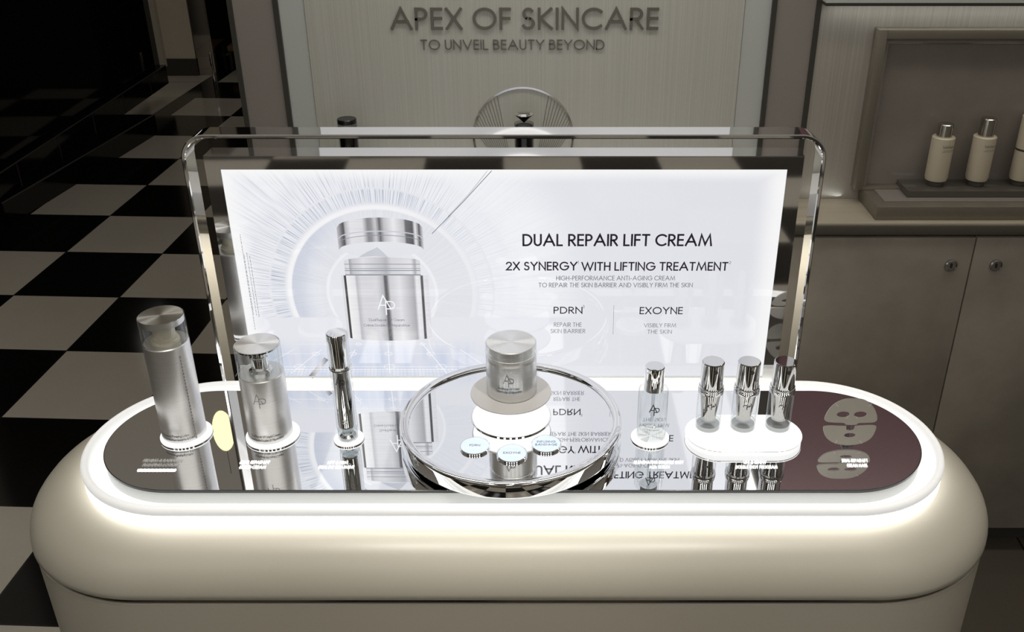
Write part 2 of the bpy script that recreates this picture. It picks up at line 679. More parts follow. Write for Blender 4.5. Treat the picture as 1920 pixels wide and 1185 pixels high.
_bk = _n.mix(_cl, (.004, .004, .004), (.010, .009, .008))
_cc = _n.mix(_par, _bk, _wh)
_border = _n.math('LESS_THAN', _n.math('ADD', _p[0], _n.math('MULTIPLY', _p[1], -.045)), -2.335)
_cc = _n.mix(_border, _cc, (.006, .006, .006))
_pale = _n.math('MULTIPLY', _n.math('LESS_THAN', _n.math('ADD', _p[0], _n.math('MULTIPLY', _p[1], -.058)), -2.507), _n.math('GREATER_THAN', _p[1], 3.99))
_cc = _n.mix(_pale, _cc, _wh)
_right = _n.math('MULTIPLY', _n.math('GREATER_THAN', _p[0], .62), _n.math('GREATER_THAN', _p[1], -.6))
_cc = _n.mix(_right, _cc, _n.mix(_cl, c3(84, 78, 68), c3(96, 90, 80)))
_n.l(_n.mix(_grout, _cc, (.02, .018, .016)), _n.b.inputs['Base Color'])

# brushed wall panel (fine vertical lines)


def brushed_wall(name, a, b, metal=.55, rough=.38):
    m = pm(name, a, rough, metal)
    n = NT(m)
    p = n.xyz(n.obj())
    v = n.comb(n.math('MULTIPLY', p[0], 620), n.math('MULTIPLY', p[1], 620), n.math('MULTIPLY', p[2], 1.2))
    f = n.noise(v, 1.0, 3, .65)
    n.l(n.mix(n.step(f, .3, .72), a, b), n.b.inputs['Base Color'])
    n.bump(f, .08, .0006)
    return m


panel_m = brushed_wall('brushed_champagne_panel', c3(192, 190, 178), c3(206, 204, 194), .15, .5)
niche_m = brushed_wall('brushed_grey_panel', c3(168, 161, 150), c3(186, 180, 170), .2, .45)
strip_m = pm('pale_wall_strip', c3(196, 198, 192), .5)
pil_m = pm('taupe_pilaster', c3(146, 138, 131), .55)
trim_m = pm('dark_bronze_trim', (.10, .095, .08), .35, .6)
maroon_m = pm('maroon_panel', c3(112, 78, 82), .45)
stone_m = pm('taupe_laminate', c3(140, 130, 118), .5)
_n = NT(stone_m)
_f = _n.noise(_n.obj(), 3.5, 5, .6)
_n.l(_n.mix(_n.step(_f, .3, .7), c3(138, 131, 120), c3(164, 156, 144)), _n.b.inputs['Base Color'])
top_m = pm('pale_stone_worktop', c3(178, 168, 148), .35)
_n = NT(top_m)
_p = _n.xyz(_n.obj())
_f = _n.noise(_n.comb(_n.math('MULTIPLY', _p[0], 4), _n.math('MULTIPLY', _p[1], 30), _p[2]), 1.5, 4)
_n.l(_n.mix(_f, c3(160, 150, 132), c3(196, 186, 166)), _n.b.inputs['Base Color'])
edge_m = pm('dark_worktop_edge', c3(104, 99, 90), .35, .3)
case_m = pm('brushed_case_metal', c3(138, 131, 118), .38, .5)
case_in = pm('case_inner_grey', c3(150, 142, 134), .5, .2)
smoke_m = pm('smoked_back_glass', c3(100, 92, 84), .10, .0)
_n = NT(smoke_m)
_f = _n.noise(_n.obj(), 5.0, 4, .6)
_n.l(_n.mix(_f, c3(116, 110, 104), c3(156, 147, 138)), _n.b.inputs['Base Color'])
dark_glass = pm('dark_platform_glass', c3(96, 92, 84), .08, .2)
bottle_white = pm('milky_bottle', c3(214, 202, 178), .35)
silver = pm('silver_cap', (.55, .53, .48), .22, 1.0)
steel = pm('steel_lock', (.4, .39, .37), .2, 1.0)
pillar_m = pm('white_pillar_paint', c3(236, 227, 210), .5)
board_m = pm('dark_skirting', (.06, .055, .05), .4)
black_lac = pm('black_lacquer', (.004, .004, .004), .05)
_n = NT(black_lac)
black_tile = pm('black_skirting_tile', (.006, .006, .006), .12)
perfume = pm('black_glass_bottle', (.010, .010, .010), .06)
letter_m = pm('bronze_letter', c3(112, 108, 96), .4, .35)
sign_white = emit('white_sign_face', (1, .98, .94), .5, (.7, .7, .7))
lamp_warm = emit('warm_lamp_glass', (1, .84, .42), 1.6, (.8, .7, .5))
gem = pm('cut_crystal', (.85, .85, .82), .03, .9)

# ---- light-box print: rays round a bright tunnel, soft floor below
BCX, BCZ = -.1665, .1295        # ray centre, local to the panel (its base at z = 0.85)
print_m = pm('lit_print', (.03, .03, .03), .03, IOR=1.57)
_n = NT(print_m)
_p = _n.xyz(_n.obj())
_x, _z = _p[0], _p[2]
_dx, _dz = _n.math('SUBTRACT', _x, BCX), _n.math('SUBTRACT', _z, BCZ)
_r = _n.math('SQRT', _n.math('ADD', _n.math('MULTIPLY', _dx, _dx), _n.math('MULTIPLY', _dz, _dz)))
_th = _n.math('ARCTAN2', _dz, _dx)
WHT, PALE, BLU = c3(255, 255, 255), c3(229, 231, 240), c3(206, 212, 228)
_col = _n.mix(_n.step(_x, -.1, .3), c3(236, 237, 243), c3(230, 231, 237))


def band(x, a, b, c, d):
    return _n.math('MULTIPLY', _n.step(x, a, b), _n.math('SUBTRACT', 1, _n.step(x, c, d)))


def rays(freq, seed, lo, hi, rscale=6.0):
    v = _n.comb(_n.math('MULTIPLY', _th, freq), _n.math('MULTIPLY', _r, rscale), seed)
    return _n.step(_n.noise(v, 1.0, 2.5, .6), lo, hi)


_lf = _n.math('SUBTRACT', 1, _n.math('MULTIPLY', _n.step(_x, -.16, -.02), .72))       # strongest on the left
_abv = _n.step(_z, .092, .096)                                                      # only above the horizon
# inner dish, bluish towards its rim
_k = _n.math('MULTIPLY', band(_r, .074, .076, .119, .122), _abv)
_dish = _n.mix(_n.math('MULTIPLY', _n.step(_r, .085, .119), _n.math('SUBTRACT', 1, _n.step(_x, -.27, -.19))), c3(233, 235, 241), c3(212, 217, 230))
_dish = _n.mix(_n.math('MULTIPLY', rays(120, 3.0, .50, .66, 1), .42), _dish, c3(184, 189, 204))
_col = _n.mix(_k, _col, _n.mix(_lf, c3(234, 235, 241), _dish))
# outer streaks
_o1 = _n.math('MULTIPLY', band(_r, .127, .132, .146, .150), _abv)
_o2 = _n.math('MULTIPLY', band(_r, .149, .152, .166, .198), _abv)
_o3 = _n.math('MULTIPLY', band(_r, .170, .185, .215, .285), _abv)
_w1 = _n.mix(_n.math('MULTIPLY', rays(105, 7.0, .42, .70, 8), _lf), c3(243, 245, 250), c3(158, 166, 188))
_w2 = _n.mix(_n.math('MULTIPLY', rays(105, 11.0, .44, .74, 6), _lf), c3(245, 246, 251), c3(160, 166, 188))
_w3 = _n.mix(_n.math('MULTIPLY', rays(105, 19.0, .46, .78, 3), _n.math('MULTIPLY', _lf, .6)), c3(246, 247, 251), c3(190, 195, 208))
_col = _n.mix(_o3, _col, _w3)
_col = _n.mix(_o2, _col, _w2)
_col = _n.mix(_o1, _col, _w1)
_ring = _n.math('MULTIPLY', _n.math('MULTIPLY', band(_r, .119, .122, .124, .129), _abv), _lf)
_col = _n.mix(_ring, _col, c3(250, 250, 252))
_ring2 = _n.math('MULTIPLY', band(_r, .070, .072, .0725, .076), _abv)
_col = _n.mix(_n.math('MULTIPLY', _ring2, .7), _col, c3(248, 249, 252))
# floor of the picture
_fl = _n.math('MULTIPLY', _n.math('SUBTRACT', 1, _n.step(_z, .030, .068)), _n.math('SUBTRACT', 1, _n.step(_x, -.10, .06)))
_flc = _n.mix(_n.step(_n.noise(_n.comb(_n.math('MULTIPLY', _x, 60), _n.math('MULTIPLY', _z, 6), 0), 1.0, 2), .35, .65), c3(206, 215, 235), c3(226, 229, 240))
_col = _n.mix(_n.math('MULTIPLY', _fl, .9), _col, _flc)
# brighter along the edges where the lamps sit
_ed = _n.math('MAXIMUM', _n.math('MAXIMUM', _n.step(_z, .284, .304), _n.step(_x, .318, .352)), _n.math('SUBTRACT', 1, _n.step(_x, -.354, -.325)))
_col = _n.mix(_n.math('MULTIPLY', _ed, .85), _col, c3(255, 255, 255))
_n.l(_col, _n.b.inputs['Emission Color'])
_n.b.inputs['Emission Strength'].default_value = .93
_n.b.inputs['Base Color'].default_value = (.02, .02, .02, 1)


def ramp_print(name, stops, z_noise=0.0, strength=.93):
    """print ink varying from left to right over the piece (UV)"""
    m = pm(name, (.02, .02, .02), .04)
    n = NT(m)
    uv = n.n('ShaderNodeTexCoord').outputs['UV']
    x = n.xyz(uv)
    col = n.ramp(x[0], [(p, c3(v, v, v + 4 if v < 250 else v)) for p, v in stops])
    if z_noise:
        f = n.noise(n.comb(n.math('MULTIPLY', x[0], 1.5), n.math('MULTIPLY', x[1], 70), 0), 1.0, 3)
        col = n.mix(n.math('MULTIPLY', n.step(f, .35, .7), z_noise), col, c3(150, 152, 158))
    n.l(col, n.b.inputs['Emission Color'])
    n.b.inputs['Emission Strength'].default_value = strength
    return m


def flat_print(name, rgb, strength=.93):
    return emit(name, c3(*rgb), strength, (.02, .02, .02), .04, .5)


pr_body = ramp_print('print_jar_body', [(0, 225), (.025, 236), (.03, 60), (.052, 60), (.057, 250), (.15, 238), (.17, 196), (.22, 226), (.40, 224), (.475, 186), (.495, 92), (.52, 110), (.55, 214), (.66, 236), (.83, 178), (.86, 244), (.905, 236), (.912, 84), (.935, 86), (.942, 236), (1, 232)], .14)
pr_lid = ramp_print('print_jar_lid', [(0, 200), (.05, 120), (.08, 70), (.10, 190), (.16, 238), (.30, 232), (.36, 140), (.40, 150), (.45, 210), (.50, 96), (.55, 200), (.66, 245), (.78, 200), (.80, 110), (.88, 90), (.91, 240), (.955, 80), (.98, 180), (1, 225)], .2)
pr_neck = ramp_print('print_jar_neck', [(0, 228), (.06, 236), (.065, 170), (.11, 210), (.25, 238), (.50, 200), (.55, 190), (.62, 226), (.88, 240), (.93, 180), (.96, 232), (1, 226)], .3)
pr_lens = flat_print('print_clear', (233, 235, 241))
pr_shade = flat_print('print_soft_grey', (206, 208, 216))
pr_line = flat_print('print_line_grey', (150, 154, 166))
pr_white = flat_print('print_white', (252, 253, 255))
pr_dark = flat_print('print_ink', (30, 26, 40))
pr_mid = flat_print('print_ink_mid', (108, 110, 118))
pr_soft = flat_print('print_ink_soft', (128, 130, 138))
pr_steel = ramp_print('print_steel', [(0, 90), (.3, 190), (.6, 230), (1, 110)])

# ================================================================== SETTING
bm = bmesh.new()
v = [bm.verts.new(p) for p in ((-6, -5, 0), (5, -5, 0), (5, 9.5, 0), (-6, 9.5, 0))]
bm.faces.new(v)
struct('floor', bm, floor_m, 0)

WY = .745
# back wall with its champagne panel, pale strips, taupe pilasters and dark joints
struct('wall_back', bx(-.552, 2.4, WY + .02, WY + .16, 0, 2.9), pil_m)
struct('trim_1', bx(-.556, -.5465, WY - .004, WY + .03, 0, 2.9), trim_m)
struct('trim_2', bx(-.469, -.459, WY - .004, WY + .03, 0, 2.9), trim_m)
struct('trim_3', bx(.483, .4925, WY - .004, WY + .03, 0, 2.9), trim_m)
struct('trim_4', bx(.5675, .5775, WY - .004, WY + .03, 0, 2.9), trim_m)
tag(obj('pilaster', bx(-.5465, -.469, WY, WY + .022, 0, 2.9), pil_m), 'narrow taupe pilaster at the left end of the sign wall', 'pilaster', 'taupe pilasters', 'structure')
tag(obj('pilaster', bx(.4925, .5675, WY, WY + .022, 0, 2.9), pil_m), 'narrow taupe pilaster between the sign wall and the display case', 'pilaster', 'taupe pilasters', 'structure')
struct('wall_strip_left', bx(-.459, -.411, WY + .002, WY + .022, 0, 2.9), strip_m)
struct('wall_strip_right', bx(.4325, .483, WY + .002, WY + .022, 0, 2.9), strip_m)
struct('wall_panel_back', bx(-.410, .4315, WY, WY + .022, 0, 2.9), panel_m)
struct('added_wall_glow', bx(-.410, .4315, WY - .012, WY + .002, 1.315, 1.78, .002), emit('added_glow_face', (.97, .975, 1), .30, (.7, .7, .7)))  # unseen glowing panel, added to brighten reflections in the chrome and lids
struct('wall_right', bx(.5775, 2.4, WY, WY + .022, 0, 1.2305), niche_m)
struct('wall_right_lip', bx(.5775, 2.4, WY - .03, WY + .022, 1.236, 1.262), strip_m)
struct('wall_right_upper', bx(.5775, 2.4, WY - .03, WY + .022, 1.262, 2.9), maroon_m)
struct('trim_5', bx(.5775, 2.4, WY - .032, WY + .022, 1.2305, 1.236), trim_m)

# left: black lacquer wall with tiled skirting and a low plinth, white end panel
XL = -2.285
bm = bmesh.new()
box(bm, XL - .1, XL, 2.3, 4.68, .215, 2.9)
struct('wall_left', bm, black_lac)
struct('baseboard_left', bx(XL - .1, XL + .035, 2.3, 4.68, .105, .215), black_tile)
bm = bmesh.new()
for k in range(6):
    y = 2.45 + k * .39
    box(bm, XL - .0, XL + .0365, y, y + .004, .106, .2145)
struct('trim_6', bm, pm('grout_line', (.08, .075, .065), .5))
bm = bmesh.new()
a = [(-2.234, 2.634), (-2.085, 3.985), (-2.45, 3.985), (-2.45, 2.634)]
lo = [bm.verts.new((x, y, 0)) for x, y in a]
hi = [bm.verts.new((x, y, .105)) for x, y in a]
bm.faces.new(hi)
for i in range(4):
    j = (i + 1) % 4
    bm.faces.new((lo[i], lo[j], hi[j], hi[i]))
struct('plinth_left', bm, black_tile, 0)
bm = bmesh.new()
tube(bm, [(-2.2355, 2.634, .1045), (-2.0865, 3.985, .1045)], .0035, 6)
tube(bm, [(XL + .036, 2.634, .214), (XL + .036, 4.68, .214)], .003, 6)
struct('edge_highlight', bm, pm('painted_edge_highlight', (.16, .15, .14), .35, .5))  # edge highlights modelled as thin grey tubes along plinth and skirting
struct('wall_left_end', bx(XL - .1, XL + .03, 4.68, 4.72, .2, 2.9), pillar_m)
struct('wall_far', bx(-6, -1.5, 6.15, 6.25, 0, 3.0), pm('matt_black_wall', (.040, .035, .029), .5))
bm = bmesh.new()
_q = [(-1.80, 4.95), (2.4, 4.95), (2.4, 5.05), (-1.79, 5.05), (-2.00, 6.14), (-2.08, 6.14)]
_lo = [bm.verts.new((x, y, 0)) for x, y in _q]
_hi = [bm.verts.new((x, y, 3)) for x, y in _q]
bm.faces.new(_hi)
for i in range(6):
    bm.faces.new((_lo[i], _lo[(i + 1) % 6], _hi[(i + 1) % 6], _hi[i]))
bmesh.ops.recalc_face_normals(bm, faces=bm.faces)
struct('reflection_blocker', bm, MATS['matt_black_wall'], 0)  # added unseen screen, keeps the far floor from reflecting in the black lacquer
struct('wall_far_left', bx(-6.0, -5.9, -5, 6.15, 0, 3.0), MATS['matt_black_wall'])
p = thing('pillar', 'white square pillar on a dark skirting behind the black wall', 'pillar', (-2.475, 5.5, 0))
p['kind'] = 'structure'
obj('shaft', bx(-2.66, -2.29, 5.31, 5.70, .112, 2.9), pillar_m, p)
obj('skirting', bx(-2.665, -2.285, 5.30, 5.705, 0, .112), board_m, p)
tag(obj('mirror_column', bx(-2.284, -2.17, 5.315, 5.75, 0, 2.9), pm('black_mirror', (.45, .42, .39), .06, 1.0)), 'dark mirrored column reflecting the checkered floor beside the white pillar', 'column', kind='structure')
tag(obj('post', bx(-2.075, -2.06, 4.95, 4.965, 0, .23, .003), chrome), 'short slim chrome post in front of the mirrored column', 'post')
bn = thing('bench', 'low tan bench seen past the chrome post', 'bench', (-2.045, 5.6, 0))
obj('seat', bx(-2.13, -1.96, 5.48, 5.72, .12, .16, .01), pm('tan_leather', c3(150, 120, 92), .5), bn)
for x_, y_ in ((-2.115, 5.50), (-1.975, 5.50), (-2.115, 5.70), (-1.975, 5.70)):
    obj('leg', bx(x_ - .008, x_ + .008, y_ - .008, y_ + .008, 0, .12), trim_m, bn)
tag(obj('wall_sign', bx(XL + .0, XL + .012, 3.66, 4.02, 1.105, 1.40, .003), sign_white), 'white sign high on the black lacquer wall', 'sign')

# the store ceiling on the near side, with its light panels
struct('ceiling', bx(-4.0, 4.0, -5.0, -1.7, 3.02, 3.10), pm('ceiling_paint', (.55, .53, .50), .8))
for k in range(7):
    x_ = -2.7 + k * .9
    g = thing('ceiling_light', 'ceiling light panel in the row over the near aisle', 'ceiling light', (x_, -3.1, 3.0), 'ceiling lights over the near aisle')
    obj('diffuser', bx(x_ - .15, x_ + .15, -4.1, -2.1, 3.0, 3.012), emit('ceiling_diffuser', (1, .97, .92), 3.0), g)
    obj('frame', bx(x_ - .165, x_ + .165, -4.115, -2.085, 3.006, 3.02), trim_m, g)

# ================================================================== BACK WALL FITTINGS
s = thing('wall_lettering', 'large bronze letters APEX OF SKINCARE on the champagne panel', 'sign', (.01, WY, 1.18))
t0, t1 = at(735.5, 52, WY), at(1231, 56, WY)
obj('lettering', text('APEX OF SKINCARE', .041, on_xz(t0.x, WY + .0, 1.1815), t1.x - t0.x, .125, .24, depth=.004), letter_m, s, 0)
s2 = thing('wall_tagline', 'smaller grey letters TO UNVEIL BEAUTY BEYOND under the sign', 'sign', (-.01, WY, 1.143))
t0, t1 = at(790, 92, WY), at(1132, 94, WY)
obj('lettering', text('TO UNVEIL BEAUTY BEYOND', .0192, on_xz(t0.x, WY, 1.1433), t1.x - t0.x, .10, .22, depth=.003), letter_m, s2, 0)

hp = thing('wall_hoop', 'thin metal hoop with fanned rods on the champagne panel', 'ornament', (.0057, WY, .969))
bm = bmesh.new()
n = 96
rg = []
for k in range(n):
    a = 2 * PI * k / n
    rg.append([bm.verts.new((.0057 + r * math.cos(a), y, .969 + r * math.sin(a))) for r, y in ((.1025, WY - .003), (.0985, WY - .003), (.0985, WY), (.1025, WY))])
for k in range(n):
    for q in range(4):
        bm.faces.new((rg[k][q], rg[k][(q + 1) % 4], rg[(k + 1) % n][(q + 1) % 4], rg[(k + 1) % n][q]))
obj('hoop', bm, chrome_dark, hp)
bm = bmesh.new()
for s_ in (-1, 1):
    for k in range(12):
        a = math.radians(8 + k * 4.6)
        c_ = Vector((.0057 + s_ * .0985 * math.cos(a), WY - .0008, .969 + .0985 * math.sin(a)))
        e_ = Vector((.0057 + s_ * (.062 - .003 * k), WY - .0008, .93))
        tube(bm, [c_, e_], .00045, 6)
obj('rod', bm, pm('fine_wire', c3(120, 114, 92), .4, .3), hp)['kind'] = 'stuff'

tag(obj('round_wall_lamp', lt(.0, 0, [(.13, 0), (.13, .02), (.12, .028), (0, .03)]), emit('round_lamp_face', (1, .98, .95), .72), None), 'round white wall lamp above the bronze sign', 'lamp')
lamp = bpy.data.objects['round_wall_lamp']
lamp.rotation_euler = (PI / 2, 0, 0)
lamp.location = (.005, WY - .012, 1.535)

# cabinet behind, its worktop and the display case
wt = thing('worktop', 'pale stone worktop running along the back wall', 'worktop', (.97, .67, .815))
obj('slab', bx(-.36, 2.3, .606, WY - .001, .8135, .836, .001), top_m, wt)
obj('edge_strip', bx(-.36, 2.3, .600, .606, .8135, .8330, .001), edge_m, wt)


def cabinet(x0, x1, label, lock, stone_m=stone_m):
    c = thing('cabinet', label, 'cabinet', ((x0 + x1) / 2, .68, 0), 'taupe cabinets under the worktop')
    obj('body', bx(x0, x1, .625, WY - .003, .07, .813), stone_m, c)
    obj('kickboard', bx(x0, x1, .655, .665, 0, .07), board_m, c)
    d = obj('door', bx(x0 + .0012, x1 - .0012, .605, .624, .072, .806, .0015), stone_m, c)
    if lock:
        bm = bmesh.new()
        lathe(bm, lock, 0, [(.0125, 0), (.0125, .004), (.0105, .006), (.010, .0035), (0, .0035)], 32)
        bmesh.ops.rotate(bm, verts=bm.verts, cent=(lock, 0, 0), matrix=Matrix.Rotation(PI / 2, 3, 'X'))
        bmesh.ops.translate(bm, verts=bm.verts, vec=(0, .605, .7465))
        lk = obj('lock', bm, steel, d)
        bm = bmesh.new()
        box(bm, lock - .0015, lock + .0015, .599, .602, .742, .751)
        obj('keyhole', bm, ink_dark, c)
    return c


cabinet(-.36, .395, 'cream cabinet hidden behind the lit panel under the riser', None, cream2)
cabinet(.395, .906, 'taupe laminate cabinet with a round lock beside the lit panel', .8655)
cabinet(.906, 1.38, 'taupe laminate cabinet with a round lock under the case end', .9558)
cabinet(1.38, 1.86, 'taupe laminate cabinet beyond the right edge of view', 1.43)

dc = thing('display_case', 'brushed metal display case with a smoked glass back on the worktop', 'display case', (1.15, .69, .836))
CX0, CX1 = .7045, 1.75
bm = bmesh.new()
box(bm, CX0, CX1, .622, WY - .0, .836, .8645, .0012)
obj('base', bm, case_m, dc)
obj('inset_tray', bx(CX0 + .022, CX1 - .02, .648, .735, .8645, .8665), case_in, dc)
obj('platform', bx(.778, CX1 - .03, .668, .738, .8655, .8805, .0008), dark_glass, dc)
bm = bmesh.new()
fx0, fx1, fz0, fz1, fw = .686, 1.75, .8645, 1.1865, .017
for (a0, a1, b0, b1) in ((fx0, fx0 + fw, fz0, fz1), (fx1 - fw, fx1, fz0, fz1), (fx0 + fw, fx1 - fw, fz1 - fw, fz1), (fx0 + fw, fx1 - fw, fz0, fz0 + .006)):
    box(bm, a0, a1, .715, WY, b0, b1, .0008)
obj('frame', bm, case_m, dc)
bm = bmesh.new()
g0, g1, h0, h1, gw = fx0 + fw, fx1 - fw, fz0 + .006, fz1 - fw, .009
for (a0, a1, b0, b1) in ((g0, g0 + gw, h0, h1), (g1 - gw, g1, h0, h1), (g0 + gw, g1 - gw, h1 - gw, h1)):
    box(bm, a0, a1, .728, WY, b0, b1)
obj('inner_frame', bm, case_in, dc)
bm = bmesh.new()
box(bm, g0 + gw, g1 - gw, .737, .7395, h1 - gw - .0045, h1 - gw)
box(bm, g0 + gw, g0 + gw + .0035, .737, .7395, h0 + .06, h1 - gw - .0045)
obj('mirror_bevel', bm, chrome_dark, dc)
obj('back_glass', bx(g0 + gw, g1 - gw, .739, WY, h0, h1 - gw), smoke_m, dc)


def milk_bottle(x, y, z, h, r, cap_r, cap_h, label, band=None):
    b = thing('skincare_bottle', label, 'bottle', (x, y, z), 'bottles in the display case')
    z0 = z + .012
    zt = z + h - cap_h
    obj('glass_foot', lt(x, y, [(r * .72, z), (r * .76, z + .002), (r * .80, z + .009), (r * .93, z0)]), dark_glass, b)
    obj('body', lt(x, y, [(r * .93, z0), (r, z0 + .006), (r, zt - .0015), (r - .0015, zt), (cap_r, zt)]), bottle_white, b)
    if cap_h:
        obj('cap', lt(x, y, [(cap_r, zt), (cap_r, z + h - .0015), (cap_r - .0015, z + h), (0, z + h)]), silver, b)
    if band:
        obj('band', lt(x, y, [(r + .0003, z + band), (r + .0003, z + band + .004)], cap0=False, cap1=False), trim_m, b)
    return b


for (x, y, h, cr, ch, lab) in ((.8440, .706, .1275, .0150, .026, 'white skincare bottle with a short silver cap in the case'),
                               (.9270, .707, .1385, .0150, .036, 'white skincare bottle with a tall silver cap in the case')):
    b = milk_bottle(x, y, .8805, h, .0222, cr, ch, lab)
    zt = .8805 + h - ch
    obj('lettering', text('Sulwhasoo', .0058, on_cyl(x, y, .0224, zt - .019, .28), .026, .10, .16, 'c'), ink_grey, b, 0)
    bm = bmesh.new()
    for q in range(2):
        for k in range(12):
            if (k * 5 + q) % 7:
                M = on_cyl(x, y, .0224, zt - .0235 - q * .0028, .28)
                ribbon(bm, [(-.013 + k * .0022, 0), (-.0113 + k * .0022, 0)], .0009, M)
    obj('fine_print', bm, ink_grey, b, 0)
milk_bottle(1.0165, .709, .8805, .142, .0215, .019, 0.0, 'white bottle with a dark band cut by the right edge', .073)

# dark glass bottles on the worktop, standing on a block behind the lit panel
tag(obj('riser', bx(-.40, .41, .62, .735, .836, .885, .003), white_plastic), 'white riser behind the lit panel carrying two black bottles', 'riser')
for (x, kind, lab) in ((-.3318, 0, 'black glass bottle with a flat clear cap on the riser'), (.0095, 1, 'black glass bottle with a faceted gem stopper inside the hoop')):
    b = thing('perfume_bottle', lab, 'bottle', (x, .66, .885), 'black bottles behind the panel')
    if kind == 0:
        obj('body', lt(x, .66, [(.0165, .885), (.0165, 1.0)]), perfume, b)
        obj('shell', lt(x, .66, [(.0185, .885), (.0185, 1.0215), (.0178, 1.0225)], cap0=False, cap1=False), clear('smoked_acrylic', (.62, .62, .62), 1.5), b)
        obj('cap', lt(x, .66, [(.0185, 1.0225), (.0185, 1.030), (.0175, 1.031), (0, 1.031)]), pm('black_cap', (.03, .03, .03), .18, .6), b)
        obj('logo', monogram(.014, on_cyl(x, .66, .0169, .972)), letter_m, b, 0)
    else:
        obj('body', lt(x, .66, [(.0165, .885), (.0165, 1.0165), (.0155, 1.018), (0, 1.018)]), perfume, b)
        obj('shell', lt(x, .66, [(.0185, .885), (.0185, 1.022), (.0183, 1.0225)], cap0=False, cap1=False), MATS.get('x') or clear('smoked_acrylic_sleeve', (.62, .62, .62), 1.5), b)
        st = obj('stopper', lt(x, .66, [(0, 1.0225), (.012, 1.0335), (.0183, 1.0385), (.0183, 1.0395), (.0125, 1.0425), (0, 1.0425)], 10), gem, b, 0)
        obj('stopper_cup', lt(x, .66, [(0, 1.0222), (.0122, 1.0333), (.0186, 1.0383)], 10, False, False), perfume, b, 0)
        obj('logo', monogram(.014, on_cyl(x, .66, .0169, .972)), letter_m, b, 0)

# two warm globes hanging far beyond, seen only in the mirror
for (x, y, z, r, el, lab) in ((-1.488, 2.642, 2.75, .048, 2.3, 'long warm glass lamp mirrored beside the second bottle'), (-1.3075, 2.052, 2.75, .040, 1.6, 'small warm glass lamp mirrored at the tray front')):
    g = thing('pendant_lamp', lab, 'lamp', (x, y, z), 'hanging glass lamps')
    bm = lt(x, y, [(r * math.sin(PI * k / 24), z - el * r * math.cos(PI * k / 24)) for k in range(25)], 40)
    obj('shade', bm, lamp_warm, g)
    obj('stem', tube(bmesh.new(), [(x, y, z + r * el * .98), (x, y, 3.0)], .0012), trim_m, g)

# ================================================================== COUNTER
ct = thing('display_counter', 'cream rounded display counter with a chrome groove', 'counter', (.0068, -.142, 0))
BP = (.0068, -.142, .6096, .189, .1846)
prof = [(-.14, .8183), (-.082, .8185)]
for k in range(0, 17):
    a = PI / 2 * k / 16
    prof.append((-.080 + .080 * math.sin(a) ** .938, .754 + .0645 * math.cos(a) ** .938))
prof += [(-.001, .7528)]
obj('upper_shell', lf(BP, prof), cream, ct, 60)
obj('groove_trim', lf(BP, [(-.0045, .7455), (-.0045, .7528)]), pm('dark_groove_metal', (.16, .14, .12), .18, 1.0), ct)
obj('cabinet_body', lf(BP, [(-.02, .0), (-.02, .06), (-.002, .061), (-.002, .7445), (-.003, .7455)]), cream2, ct)

# lit tray on the counter, holding the mirror
tr = thing('lit_tray', 'white glowing oval tray with a mirror top on the counter', 'tray', (.0116, -.1446, .8185))
MP = (.01155, -.14455, .51065, .10915, .10915)
LP = (.01155, -.14455, .53815, .14215, .14215)
rp = [(-.0015, .8372), (-.0004, .8395), (0, .8425), (-.0008, .8458), (-.003, .8475), (-.0055, .848), (-.008, .8472), (-.0095, .845), (-.0102, .840), (-.0112, .8315), (-.0135, .8302)]
obj('rim', lf(LP, rp, False, False), rim_mat, tr, 50)
obj('glow_band', lf(LP, [(-.006, .8186), (-.0022, .8190), (-.0012, .8205), (-.0012, .8372), (-.004, .8374)], False, False), glow, tr)
obj('glow_deck', lf(LP, [(-.060, .8300), (-.0120, .8301)], True, True), glow_deck, tr)
obj('pedestal', lf(MP, [(-.0005, .8300), (-.0005, .8455), (-.0015, .846)]), pm('pedestal_white', (.55, .56, .55), .4), tr)
obj('mirror_edge', lf(MP, [(-.001, .8461), (.0004, .8463), (.0004, .8496), (-.0002, .85)], True, False), pm('dark_glass_edge', (.05, .055, .055), .06), tr)
obj('mirror_top', lf(MP, [(-.001, .8460), (-.0004, .8498), (-.0006, .8500)]), mirror, tr, 0)


def mirror_text(lines, px, y0, h, mat, align='c', slant=.22):
    for k, (s, wd) in enumerate(lines):
        obj('lettering', text(s, h, on_floor(px, y0 - k * h * 1.75, .8508), wd, .17, .24, align, slant=slant), mat, tr, 0)


mirror_text([('FIRMING & RADIANCE', .047), ('PLUMPING LOTION', .042)], -.4145, -.1985, .0052, etched_dim)
bm = bmesh.new()
for k in range(20):
    x = -.438 + k * .0023
    ribbon(bm, [(x, -.2155 + (k % 2) * .0006), (x + .0024, -.2155)], .0042, lambda a, b, d: (a, b, .8508))
obj('lit_strip', bm, etched, tr, 0)
mirror_text([('DUAL REPAIR LIFT', .035), ('LIQUID CREAM', .031)], -.3015, -.2020, .0056, etched)
mirror_text([('LIFT & FIRM', .024), ('DUAL EYE TREATMENT', .042)], -.2005, -.2025, .0052, etched)
mirror_text([('REJUVENATING BOOSTER SHOT', .060), ('M.D. SERUM', .024)], .1895, -.2020, .0052, etched)
mirror_text([('LIFT & RENEW', .027), ('DOUBLE SHOT PROGRAM', .050)], .3065, -.2020, .0054, etched)
mirror_text([('DUAL REPAIR LIFT', .031), ('CREAM MASK', .024)], .4290, -.1985, .0056, etched)

# ================================================================== LIGHT PANEL + CHROME FRAME
lp = thing('light_panel', 'wide backlit advertising panel in a chrome bezel', 'light panel', (0, .018, .819))
lp_root = rootloc(lp)
D = .0365
bm = bmesh.new()
